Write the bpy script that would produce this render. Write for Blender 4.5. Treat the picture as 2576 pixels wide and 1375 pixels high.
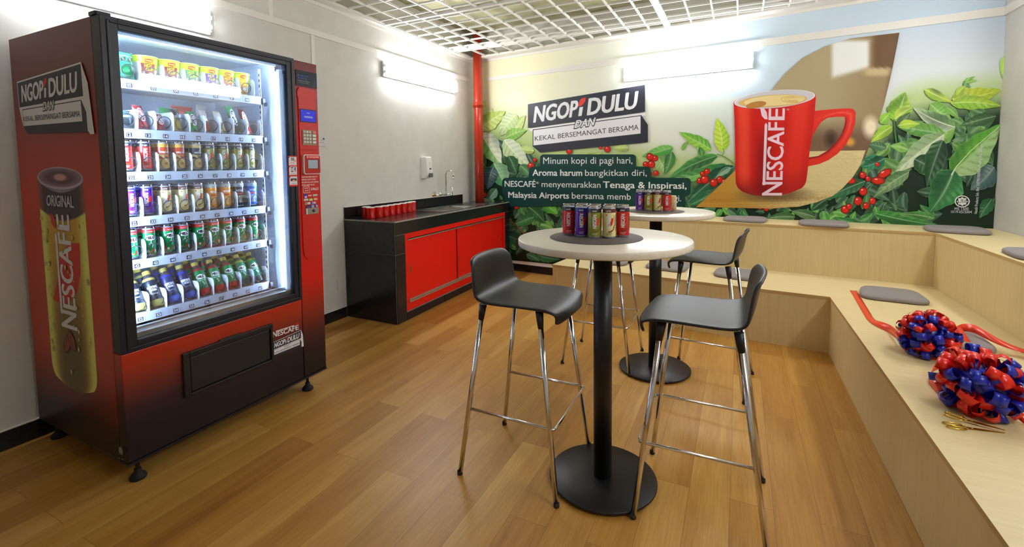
import bpy, bmesh, math, random
from mathutils import Vector, Matrix, noise
PI = math.pi
for _o in list(bpy.data.objects): bpy.data.objects.remove(_o)
SC = bpy.context.scene
COL = SC.collection

# ------------------------------------------------------------------ camera, world, exposure
IMW, IMH = 2576.0, 1375.0
FPX, CX, CY = 1172.5216, 1276.6051, 497.6126          # focal length and principal point in pixels
CAM = Vector((3.17892, 0.0, 1.35))
YAW, PITCH, ROLL = 0.461206, -0.068631, -0.012320
def _axes():
    F = Vector((-math.sin(YAW)*math.cos(PITCH), math.cos(YAW)*math.cos(PITCH), math.sin(PITCH)))
    R0 = Vector((math.cos(YAW), math.sin(YAW), 0)); U0 = R0.cross(F)
    c, s = math.cos(ROLL), math.sin(ROLL)
    return c*R0+s*U0, -s*R0+c*U0, F
RX, UX, FX = _axes()
cam_d = bpy.data.cameras.new('camera'); cam = bpy.data.objects.new('camera', cam_d); COL.objects.link(cam)
cam_d.sensor_fit = 'HORIZONTAL'; cam_d.sensor_width = 36.0
cam_d.lens = FPX*36.0/IMW
cam_d.shift_x = (IMW/2-CX)/IMW; cam_d.shift_y = (CY-IMH/2)/IMW
cam_d.clip_start = 0.02; cam_d.clip_end = 60
cam.matrix_world = Matrix(((RX.x, UX.x, -FX.x, CAM.x), (RX.y, UX.y, -FX.y, CAM.y), (RX.z, UX.z, -FX.z, CAM.z), (0, 0, 0, 1)))
SC.camera = cam
w = bpy.data.worlds.new('world'); SC.world = w; w.use_nodes = True
w.node_tree.nodes['Background'].inputs[0].default_value = (0.9, 0.95, 1.0, 1)
w.node_tree.nodes['Background'].inputs[1].default_value = 0.05
SC.view_settings.view_transform = 'Standard'; SC.view_settings.look = 'None'
SC.view_settings.exposure = 0.15; SC.view_settings.gamma = 1.0
SC.view_settings.use_curve_mapping = False
LAMP = 30            # radiance of the fluorescent diffusers
LED = 200             # radiance of the strips inside the vending machine

# measured points of the photograph -> points on the room's real surfaces
def ray(px, py): return FX + RX*((px-CX)/FPX) - UX*((py-CY)/FPX)
def on_z(px, py, z):
    q = ray(px, py); return CAM + q*((z-CAM.z)/q.z)
def on_plane(px, py, p, n):
    q = ray(px, py); return CAM + q*((p-CAM).dot(n)/q.dot(n))
BK = -0.0961                      # the back wall runs a little towards the camera at its right end
def yb(x): return 5.4236 + BK*x
WN = Vector((BK, -1, 0)).normalized()     # back wall normal, into the room
WD = Vector((1, BK, 0)).normalized()      # along the back wall
WP = Vector((0, 5.4236, 0))
RWX = 4.975

# ------------------------------------------------------------------ small helpers
def lin(c):
    out = []
    for v in c[:3]:
        v = v/255.0
        out.append(v/12.92 if v <= 0.04045 else ((v+0.055)/1.055)**2.4)
    return tuple(out)
def mixc(a, b, t):
    t = max(0.0, min(1.0, t)); return tuple(a[i]*(1-t)+b[i]*t for i in range(3))
def sstep(a, b, x):
    if a == b: return 1.0 if x >= a else 0.0
    t = max(0.0, min(1.0, (x-a)/(b-a))); return t*t*(3-2*t)

class MB:
    """collects shapes for ONE mesh object"""
    def __init__(s): s.v = []; s.f = []; s.m = []; s.c = []; s.sm = []
    def vert(s, p): s.v.append(Vector(p)); return len(s.v)-1
    def face(s, idx, m=0, c=None, sm=False):
        s.f.append(tuple(idx)); s.m.append(m); s.c.append(c); s.sm.append(sm)
    def poly(s, pts, m=0, c=None):
        i = [s.vert(p) for p in pts]; s.face(i, m, c)
    def box(s, x0, x1, y0, y1, z0, z1, m=0, M=None, c=None, skip=''):
        P = [Vector((x, y, z)) for z in (z0, z1) for y in (y0, y1) for x in (x0, x1)]
        if M is not None: P = [M @ p for p in P]
        b = len(s.v); s.v += P
        for k, q in (('b', (0, 2, 3, 1)), ('t', (4, 5, 7, 6)), ('f', (0, 1, 5, 4)), ('k', (2, 6, 7, 3)), ('l', (0, 4, 6, 2)), ('r', (1, 3, 7, 5))):
            if k not in skip: s.face([b+i for i in q], m, c)
    def rbox(s, x0, x1, y0, y1, z0, z1, r, m=0, M=None, n=3, c=None, axis='z'):
        """box with rounded vertical edges (axis chooses the edge direction)"""
        def T(a, b_, h):
            p = {'z': (a, b_, h), 'x': (h, a, b_), 'y': (a, h, b_)}[axis]
            p = Vector(p); return M @ p if M is not None else p
        A = {'z': (x0, x1, y0, y1, z0, z1), 'x': (y0, y1, z0, z1, x0, x1), 'y': (x0, x1, z0, z1, y0, y1)}[axis]
        a0, a1, b0, b1, h0, h1 = A; r = min(r, (a1-a0)/2-1e-5, (b1-b0)/2-1e-5)
        ring = []
        for ca, cb, st in ((a1-r, b1-r, 0), (a0+r, b1-r, 1), (a0+r, b0+r, 2), (a1-r, b0+r, 3)):
            for k in range(n+1):
                t = (st+k/n)*PI/2; ring.append((ca+r*math.cos(t), cb+r*math.sin(t)))
        lo = [s.vert(T(a, b_, h0)) for a, b_ in ring]; hi = [s.vert(T(a, b_, h1)) for a, b_ in ring]
        N = len(ring)
        for i in range(N):
            j = (i+1) % N; s.face((lo[i], lo[j], hi[j], hi[i]), m, c)
        s.face(hi, m, c); s.face(lo[::-1], m, c)
    def tube(s, pts, r, n=10, m=0, caps=True, r1=None, c=None):
        pts = [Vector(p) for p in pts]; rings = []
        prev = None
        for i, p in enumerate(pts):
            t = (pts[min(i+1, len(pts)-1)]-pts[max(i-1, 0)]).normalized()
            if prev is None:
                a = Vector((0, 0, 1)) if abs(t.z) < 0.9 else Vector((1, 0, 0))
                u = t.cross(a).normalized()
            else:
                u = (prev - t*prev.dot(t)).normalized()
            prev = u; v = t.cross(u)
            rr = r if r1 is None else r+(r1-r)*i/(len(pts)-1)
            rings.append([s.vert(p+u*(rr*math.cos(2*PI*k/n))+v*(rr*math.sin(2*PI*k/n))) for k in range(n)])
        for A, B in zip(rings, rings[1:]):
            for k in range(n):
                j = (k+1) % n; s.face((A[k], A[j], B[j], B[k]), m, c, True)
        if caps: s.face(rings[0][::-1], m, c); s.face(rings[-1], m, c)
    def lathe(s, prof, n=24, m=0, M=None, mats=None, c=None, cols=None, smooth=True, close=True):
        """prof: list of (r, z)"""
        rings = []
        for r, z in prof:
            if r < 1e-6:
                p = Vector((0, 0, z)); rings.append([s.vert(M @ p if M is not None else p)])
            else:
                row = []
                for k in range(n):
                    p = Vector((r*math.cos(2*PI*k/n), r*math.sin(2*PI*k/n), z)); row.append(s.vert(M @ p if M is not None else p))
                rings.append(row)
        for i, (A, B) in enumerate(zip(rings, rings[1:])):
            mm = mats[i] if mats else m; cc = cols[i] if cols else c
            for k in range(n):
                j = (k+1) % n
                if len(A) == 1 and len(B) == 1: continue
                if len(A) == 1: s.face((A[0], B[j], B[k]), mm, cc, smooth)
                elif len(B) == 1: s.face((A[k], A[j], B[0]), mm, cc, smooth)
                else: s.face((A[k], A[j], B[j], B[k]), mm, cc, smooth)
    def grid(s, fn, nu, nv, m=0, cfn=None, sm=True):
        I = [[s.vert(fn(i/nu, j/nv)) for j in range(nv+1)] for i in range(nu+1)]
        for i in range(nu):
            for j in range(nv):
                c = None
                if cfn:
                    c = [cfn(a/nu, b/nv) for a, b in ((i, j), (i+1, j), (i+1, j+1), (i, j+1))]
                s.face((I[i][j], I[i+1][j], I[i+1][j+1], I[i][j+1]), m, c, sm)
    def build(s, name, mats, parent=None, M=None, bevel=0, smooth=None, mw=None):
        me = bpy.data.meshes.new(name)
        me.from_pydata([tuple(p) for p in s.v], [], s.f)
        if not isinstance(mats, (list, tuple)): mats = [mats]
        for mt in mats: me.materials.append(mt)
        me.polygons.foreach_set('material_index', s.m)
        me.polygons.foreach_set('use_smooth', [bool(x) if smooth is None else smooth for x in s.sm])
        if any(c is not None for c in s.c):
            at = me.color_attributes.new('Col', 'FLOAT_COLOR', 'CORNER'); buf = []
            for fc, c in zip(s.f, s.c):
                if c is None: c = (0.8, 0.8, 0.8)
                if isinstance(c, list):
                    for q in c: buf += [q[0], q[1], q[2], 1.0]
                else: buf += [c[0], c[1], c[2], 1.0]*len(fc)
            at.data.foreach_set('color', buf)
        me.update()
        o = bpy.data.objects.new(name, me); COL.objects.link(o)
        if M is not None: o.matrix_world = M
        if parent is not None: o.parent = parent
        if bevel:
            b = o.modifiers.new('bevel', 'BEVEL'); b.width = bevel; b.segments = 2; b.limit_method = 'ANGLE'; b.angle_limit = 0.7
        return o

def thing(name, label, cat, loc=(0, 0, 0), rotz=0, group=None, M=None):
    o = bpy.data.objects.new(name, None); COL.objects.link(o); o.empty_display_size = 0.05
    if M is not None: o.matrix_world = M
    else: o.location = loc; o.rotation_euler = (0, 0, rotz)
    tag(o, label, cat, group); return o
def tag(o, label, cat, group=None, kind=None):
    o['label'] = label; o['category'] = cat
    if group: o['group'] = group
    if kind: o['kind'] = kind
    return o
def structure(o): o['kind'] = 'structure'; return o
def dup(root, M=None, label=None, group=None):
    r = root.copy(); COL.objects.link(r)
    if M is not None: r.matrix_world = M
    if label: r['label'] = label
    if group: r['group'] = group
    for ch in list(root.children):
        c = ch.copy(); COL.objects.link(c); c.parent = r
        for g in list(ch.children):
            d = g.copy(); COL.objects.link(d); d.parent = c
    return r
def TR(x, y, z, rz=0): return Matrix.Translation((x, y, z)) @ Matrix.Rotation(rz, 4, 'Z')

# ------------------------------------------------------------------ materials
def mat(name, col=(200, 200, 200), rough=0.5, metal=0.0, spec=0.5, coat=0.0, emit=None, es=0.0, linear=None):
    m = bpy.data.materials.new(name); m.use_nodes = True
    b = m.node_tree.nodes['Principled BSDF']
    c = linear if linear else lin(col)
    b.inputs['Base Color'].default_value = (*c, 1); b.inputs['Roughness'].default_value = rough
    b.inputs['Metallic'].default_value = metal; b.inputs['Specular IOR Level'].default_value = spec
    b.inputs['Coat Weight'].default_value = coat
    if emit:
        b.inputs['Emission Color'].default_value = (*lin(emit), 1); b.inputs['Emission Strength'].default_value = es
    return m
def nd(m, t, **kw):
    n = m.node_tree.nodes.new(t)
    for k, v in kw.items(): setattr(n, k, v)
    return n
def lk(m, a, b): m.node_tree.links.new(a, b)
def bsdf(m): return m.node_tree.nodes['Principled BSDF']
def ramp(m, stops, interp='LINEAR'):
    r = nd(m, 'ShaderNodeValToRGB'); e = r.color_ramp.elements; r.color_ramp.interpolation = interp
    while len(e) < len(stops): e.new(0.5)
    for x, (p, c) in zip(e, stops): x.position = p; x.color = (*lin(c), 1)
    return r
def noisy(m, a, b, scale=20, amount=1.0, stretch=(1, 1, 1), detail=3, bump=0.0, coords='Object', rough=None):
    """colour varied between a and b by a noise; optional bump"""
    tc = nd(m, 'ShaderNodeTexCoord'); mp = nd(m, 'ShaderNodeMapping'); mp.inputs['Scale'].default_value = stretch
    nz = nd(m, 'ShaderNodeTexNoise'); nz.inputs['Scale'].default_value = scale; nz.inputs['Detail'].default_value = detail
    lk(m, tc.outputs[coords], mp.inputs['Vector']); lk(m, mp.outputs[0], nz.inputs['Vector'])
    r = ramp(m, [(0.3, a), (0.7, b)]); lk(m, nz.outputs['Fac'], r.inputs[0]); lk(m, r.outputs[0], bsdf(m).inputs['Base Color'])
    if bump:
        bp = nd(m, 'ShaderNodeBump'); bp.inputs['Strength'].default_value = bump; bp.inputs['Distance'].default_value = 0.002
        lk(m, nz.outputs['Fac'], bp.inputs['Height']); lk(m, bp.outputs[0], bsdf(m).inputs['Normal'])
    return m
def glassmat(name, tint=(1, 1, 1), refl=1.0):
    m = bpy.data.materials.new(name); m.use_nodes = True; nt = m.node_tree; nt.nodes.clear()
    out = nt.nodes.new('ShaderNodeOutputMaterial'); mx = nt.nodes.new('ShaderNodeMixShader')
    tr = nt.nodes.new('ShaderNodeBsdfTransparent'); gl = nt.nodes.new('ShaderNodeBsdfGlossy'); fr = nt.nodes.new('ShaderNodeFresnel')
    tr.inputs[0].default_value = (*tint, 1); gl.inputs['Roughness'].default_value = 0.01; fr.inputs[0].default_value = 1.5
    ml = nt.nodes.new('ShaderNodeMath'); ml.operation = 'MULTIPLY'; ml.inputs[1].default_value = refl
    nt.links.new(fr.outputs[0], ml.inputs[0]); nt.links.new(ml.outputs[0], mx.inputs[0]); nt.links.new(tr.outputs[0], mx.inputs[1])
    nt.links.new(gl.outputs[0], mx.inputs[2]); nt.links.new(mx.outputs[0], out.inputs[0]); return m
def colmat(name, rough=0.4, coat=0.0, spec=0.5, metal=0.0):
    m = mat(name, rough=rough, coat=coat, spec=spec, metal=metal)
    a = nd(m, 'ShaderNodeAttribute', attribute_name='Col'); lk(m, a.outputs['Color'], bsdf(m).inputs['Base Color']); return m
def gradmat(name, stops, axis=2, lo=0.0, hi=1.0, rough=0.3, coat=0.0, wob=0.03):
    """printed vinyl whose colour runs along one object axis"""
    m = mat(name, rough=rough, coat=coat)
    tc = nd(m, 'ShaderNodeTexCoord'); sp = nd(m, 'ShaderNodeSeparateXYZ'); lk(m, tc.outputs['Object'], sp.inputs[0])
    nz = nd(m, 'ShaderNodeTexNoise'); nz.inputs['Scale'].default_value = 3.0; lk(m, tc.outputs['Object'], nz.inputs['Vector'])
    mr = nd(m, 'ShaderNodeMapRange'); mr.inputs[1].default_value = lo; mr.inputs[2].default_value = hi
    lk(m, sp.outputs[axis], mr.inputs[0])
    ma = nd(m, 'ShaderNodeMath', operation='MULTIPLY_ADD'); ma.inputs[1].default_value = wob; lk(m, nz.outputs['Fac'], ma.inputs[0]); lk(m, mr.outputs[0], ma.inputs[2])
    r = ramp(m, stops); lk(m, ma.outputs[0], r.inputs[0]); lk(m, r.outputs[0], bsdf(m).inputs['Base Color']); return m
def wood_laminate(name, a, b, axis, rough=0.45):
    st = {'x': (2.5, 60, 60), 'y': (60, 2.5, 60), 'z': (60, 60, 2.5)}[axis]
    m = mat(name, rough=rough, spec=0.4); return noisy(m, a, b, scale=1.0, stretch=st, detail=4)

M_WALL = noisy(mat('painted_wall', rough=0.6, spec=0.3), (212, 210, 204), (219, 217, 211), scale=6)
M_TRIM = mat('trim_paint', (232, 229, 222), 0.5)
M_WHITE = mat('white_plastic', (238, 238, 236), 0.3)
M_GREYW = mat('grey_white_plastic', (205, 205, 206), 0.35)
M_DARK = mat('dark_grey_plastic', (62, 64, 68), 0.4)
M_BLACK = mat('black_metal', (22, 22, 25), 0.45)
M_CHROME = mat('chrome', (222, 222, 224), 0.08, metal=1.0)
M_STEEL = noisy(mat('brushed_steel', rough=0.22, metal=1.0), (185, 185, 180), (215, 215, 210), scale=3, stretch=(3, 60, 60))
M_SEAT = noisy(mat('black_seat_plastic', rough=0.42, spec=0.5), (23, 24, 29), (31, 32, 37), scale=350, bump=0.25)
M_GLASS = glassmat('pane_glass', (0.97, 0.99, 1.0), 1.6)
M_CLEAR = glassmat('clear_plastic', (0.97, 0.98, 0.98), 0.8)
M_LAMP = mat('lamp_diffuser', (250, 250, 250), 0.5, emit=(250, 252, 255), es=LAMP)
M_PRINT = colmat('printed_vinyl', rough=0.42, spec=0.35)
M_LABEL = colmat('printed_label', rough=0.3, spec=0.5)
M_TILE = noisy(mat('black_tile', rough=0.22, spec=0.5), (24, 24, 27), (36, 36, 39), scale=90)
M_GROUT = mat('grey_grout', (150, 146, 140), 0.8)
M_REDPAINT = mat('red_pipe_paint', (196, 52, 26), 0.28, coat=0.3)
M_REDDOOR = mat('red_laminate', (236, 26, 12), 0.38, spec=0.4)
M_REDGLOSS = mat('red_glaze', (214, 14, 8), 0.12, coat=0.6)
# ------------------------------------------------------------------ flat printing: text, shapes, leaves
_tg = {}
def text_geo(s, bold=0.0):
    """letters as a flat mesh, cap height 1, left edge at 0"""
    k = (s, bold)
    if k in _tg: return _tg[k]
    def geo(t):
        cu = bpy.data.curves.new('lettering', 'FONT'); cu.body = t; cu.size = 1.0; cu.offset = bold; cu.resolution_u = 3
        ob = bpy.data.objects.new('lettering', cu); me = bpy.data.meshes.new_from_object(ob)
        V = [(v.co.x, v.co.y) for v in me.vertices]; Fc = [tuple(p.vertices) for p in me.polygons]
        bpy.data.objects.remove(ob); bpy.data.meshes.remove(me); bpy.data.curves.remove(cu); return V, Fc
    if ('H', bold) not in _tg:
        V, _ = geo('H'); _tg[('H', bold)] = (min(v[1] for v in V), max(v[1] for v in V))
    h0, h1 = _tg[('H', bold)]
    V, Fc = geo(s); x0 = min(v[0] for v in V); x1 = max(v[0] for v in V); H = h1-h0
    V = [((x-x0)/H, (y-h0)/H) for x, y in V]
    _tg[k] = (V, Fc, (x1-x0)/H); return _tg[k]

def fine(V, Fc, maxe):
    bm = bmesh.new(); vs = [bm.verts.new((x, y, 0)) for x, y in V]
    for f in Fc:
        try: bm.faces.new([vs[i] for i in f])
        except ValueError: pass
    bmesh.ops.triangulate(bm, faces=bm.faces[:])
    for _ in range(6):
        E = [e for e in bm.edges if e.calc_length() > maxe]
        if not E: break
        bmesh.ops.subdivide_edges(bm, edges=E, cuts=1); bmesh.ops.triangulate(bm, faces=[f for f in bm.faces if len(f.verts) > 3])
    bm.verts.index_update(); out = [(v.co.x, v.co.y) for v in bm.verts], [tuple(v.index for v in f.verts) for f in bm.faces]
    bm.free(); return out

class Print:
    """coloured layers laid on a real surface; fn(u, v, h) -> point, h = height of the layer above it"""
    def __init__(s, fn, step=1.2e-5, h0=2e-4, maxe=None): s.mb = MB(); s.fn = fn; s.h = h0; s.step = step; s.maxe = maxe
    def up(s): s.h += s.step; return s.h
    def lay(s, V, Fc, h, c):
        """flat shape in (u, v) onto the surface, cut finely where the surface bends"""
        if s.maxe: V, Fc = fine(V, Fc, s.maxe)
        b = len(s.mb.v); s.mb.v += [s.fn(u, v, h) for u, v in V]
        for f in Fc: s.mb.face([b+i for i in f], 0, c)
    def poly(s, pts, col): s.lay(list(pts), [tuple(range(len(pts)))], s.up(), lin(col))
    def text(s, t, BL, BR, TL, TR_, col, bold=0.0):
        """letters filling the quad (base line BL-BR, cap line TL-TR)"""
        h = s.up(); V, Fc, W = text_geo(t); c = lin(col)
        if bold <= 0.012: offs = [(0, 0)]
        else:
            nn = 8 if bold < 0.07 else 12; kx = 1.35 if bold < 0.07 else 1.0; ky = 0.75 if bold < 0.07 else 1.0
            offs = [(bold*kx*math.cos(2*PI*(k+.5)/nn), bold*ky*math.sin(2*PI*(k+.5)/nn)) for k in range(nn)]
        W2 = W+(2.7*bold if len(offs) == 8 else 0); sh = 1.35*bold if len(offs) == 8 else 0
        for ox, oy in offs:
            Q = []
            for x, y in V:
                a = (x+ox+sh)/W2; y = y+oy
                u = BL[0]+(BR[0]-BL[0])*a + y*((TL[0]-BL[0])*(1-a)+(TR_[0]-BR[0])*a)
                v = BL[1]+(BR[1]-BL[1])*a + y*((TL[1]-BL[1])*(1-a)+(TR_[1]-BR[1])*a)
                Q.append((u, v))
            s.lay(Q, Fc, h, c); h += s.step*0.8
        s.h = h
    def grid(s, f2, cf, nu, nv):
        h = s.up(); s.mb.grid(lambda a, b: s.fn(*f2(a, b), h), nu, nv, 0, lambda a, b: lin(cf(a, b)), False)
    def disc(s, cx, cy, rx, ry, col, rim=None, n=16, rot=0.0, hl=True):
        h = s.up(); rim = rim or col; c0 = lin(col); c1 = lin(rim); cr, sr = math.cos(rot), math.sin(rot)
        def P(r, t):
            x, y = rx*r*math.cos(t), ry*r*math.sin(t); return (cx+x*cr-y*sr, cy+x*sr+y*cr)
        mid = s.mb.vert(s.fn(*P(0.25, -2.3), h)); A = [s.mb.vert(s.fn(*P(0.6, 2*PI*k/n), h)) for k in range(n)]
        B = [s.mb.vert(s.fn(*P(1, 2*PI*k/n), h)) for k in range(n)]
        for k in range(n):
            j = (k+1) % n
            s.mb.face((mid, A[k], A[j]), 0, [c0, c0, c0]); s.mb.face((A[k], B[k], B[j], A[j]), 0, [c0, c1, c1, c0])
    def berry(s, cx, cy, r, ry=None, rot=0.0, col=(218, 40, 18), dk=(110, 12, 10)):
        ry = ry or r
        s.disc(cx, cy, r, ry, col, dk, 16, rot); s.disc(cx-r*0.25, cy-ry*0.35, r*0.28, ry*0.18, (255, 200, 180), col, 8, rot)
    def stroke(s, pts, w0, w1, col):
        h = s.up(); c = lin(col); n = len(pts); V = []
        for i, (x, y) in enumerate(pts):
            a = pts[max(i-1, 0)]; b = pts[min(i+1, n-1)]; dx, dy = b[0]-a[0], b[1]-a[1]; d = math.hypot(dx, dy) or 1
            wd = (w0+(w1-w0)*i/(n-1))/2; V += [(x-dy/d*wd, y+dx/d*wd), (x+dy/d*wd, y-dx/d*wd)]
        s.lay(V, [(2*i, 2*i+2, 2*i+3, 2*i+1) for i in range(n-1)], h, c)
    def leaf(s, bx, by, tx, ty, hw, ca, cb=None, rib=None, bend=0.0, wave=0.05, nu=12, nv=6, vein=0.35, tipc=None, seed=0):
        """a leaf from stalk (bx,by) to tip; ca / cb colours of the two halves"""
        h = s.up(); cb = cb or ca; rib = rib or mixc(ca, (255, 255, 235), 0.45); tipc = tipc or ca
        dx, dy = tx-bx, ty-by; L = math.hypot(dx, dy); ux, uy = dx/L, dy/L; vx, vy = -uy, ux
        def axis(u): return (bx+dx*u+vx*bend*L*math.sin(PI*u), by+dy*u+vy*bend*L*math.sin(PI*u))
        def wid(u): return hw*(math.sin(PI*min(1, max(0, u))**0.85)**0.8)*(1-0.25*u)*1.12
        def f2(a, b):
            q = 2*b-1; c = axis(a); ww = wid(a)*(1+wave*math.sin(a*23+seed+(3 if q > 0 else 0))*abs(q))
            return (c[0]+vx*q*ww - ux*0.10*L*abs(q)*math.sin(PI*a)*0.6, c[1]+vy*q*ww - uy*0.10*L*abs(q)*math.sin(PI*a)*0.6)
        nveins = 7
        def cf(a, b):
            q = 2*b-1; base = ca if q < 0 else cb
            base = mixc(base, tipc, a*0.5)
            ph = (a*nveins - abs(q)*1.3) % 1.0
            k = (0.5-abs(ph-0.5))*2
            c = mixc(mixc(base, (8, 30, 18), vein*0.8), base, sstep(0.0, 0.30, k))
            g = noise.noise(Vector((a*2.6+seed*3.1, b*2.2+seed, seed*1.7))); g2 = noise.noise(Vector((a*1.3-seed, b*1.1+seed*2, 5.0)))
            c = mixc(c, (226, 240, 206), max(0, g)*0.6*sstep(0.2, 0.9, k)); c = mixc(c, (6, 34, 22), max(0, g2)*0.8)
            c = mixc(c, mixc(c, (255, 255, 210), .25), (1-abs(q))*0.5)
            if abs(q) < 1e-6: c = mixc(c, rib, 0.55)
            if abs(q) > 0.95: c = mixc(c, (235, 245, 190), 0.18)
            return c
        s.mb.grid(lambda a, b: s.fn(*f2(a, b), h), nu, nv, 0, lambda a, b: lin(cf(a, b)), False)
        s.stroke([axis(i/6*0.97) for i in range(7)], max(0.8, hw*0.09), 0.3, rib)

def slogan(P, T, part=True):
    """the two-tier slogan board; T maps its own drawing coordinates to the surface"""
    DK = (47, 50, 62); WH = (236, 236, 240)
    q = lambda *pts: [T(*p) for p in pts]
    if part == 'side':
        P.poly(q((388, 210), (1176, 78), (1230, 190), (1258, 475), (1215, 480), (1150, 420), (1100, 300), (425, 500), (415, 470), (388, 380)), WH)
    else:
        P.poly(q((395, 380), (1173, 272), (1173, 292), (415, 396)), WH)
    P.poly(q((427, 385), (1148, 290), (1192, 355), (1192, 470), (475, 537), (427, 497)), DK)
    P.poly(q((395, 218), (1173, 88), (1173, 268), (395, 375)), DK)
    P.poly(q((432, 390), (1143, 296), (1143, 412), (432, 491)), WH)
    bl = lambda x: 338-(x-430)*0.136
    tl = lambda x: 236-(x-440)*0.1496
    def word(t, x0, x1, b):
        P.text(t, T(x0, bl(x0)), T(x1-14, bl(x1)), T(x0+12, tl(x0+12)), T(x1, tl(x1)), WH, b)
    word('NGOP', 430, 734, 0.045)
    P.poly(q((729, bl(729)), (752, bl(752)), (762, 234), (738, 238)), WH)
    P.poly(q((730, 232), (738, 196), (752, 180), (779, 172), (775, 200), (760, 220), (746, 230)), (232, 60, 40))
    word('DULU', 786, 1130, 0.045)
    P.text('DAN', T(703, 377), T(833, 359), T(717, 324), T(848, 304), DK, 0.12)
    P.text('DAN', T(703, 375), T(833, 357), T(717, 326), T(846, 306), WH, 0.035)
    P.text('KEKAL BERSEMANGAT BERSAMA', T(441, 461), T(1130, 386), T(441, 431), T(1130, 352), (52, 54, 66), 0.008)

def affine(src, dst):
    """plane map through three point pairs"""
    (x0, y0), (x1, y1), (x2, y2) = src; D = (x1-x0)*(y2-y0)-(x2-x0)*(y1-y0)
    def f(x, y):
        a = ((x-x0)*(y2-y0)-(x2-x0)*(y-y0))/D; b = ((x1-x0)*(y-y0)-(x-x0)*(y1-y0))/D
        return tuple(dst[0][i]+a*(dst[1][i]-dst[0][i])+b*(dst[2][i]-dst[0][i]) for i in (0, 1))
    return f

def coffee_word(P, T, col=(240, 240, 244), red=(228, 40, 24), bold=0.03):
    """the roaster's word mark along u (0..1), cap height 1: long bar over the letters and a leaf-shaped accent"""
    tx = lambda t, a, b, h=1.0: P.text(t, T(a, 0), T(b, 0), T(a, h), T(b, h), col, bold)
    tx('N', 0.0, 0.155, 1.24); tx('ESCAF', 0.175, 0.83); tx('E', 0.85, 0.985)
    P.poly([T(0.118, 1.24), T(0.118, 1.07), T(0.155, 1.07), T(0.80, 1.07), T(0.82, 1.16), T(0.80, 1.24)], col)
    P.poly([T(0.86, 1.06), T(0.862, 1.25), T(0.90, 1.45), T(0.985, 1.56), T(0.98, 1.30), T(0.94, 1.14)], red)

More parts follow.
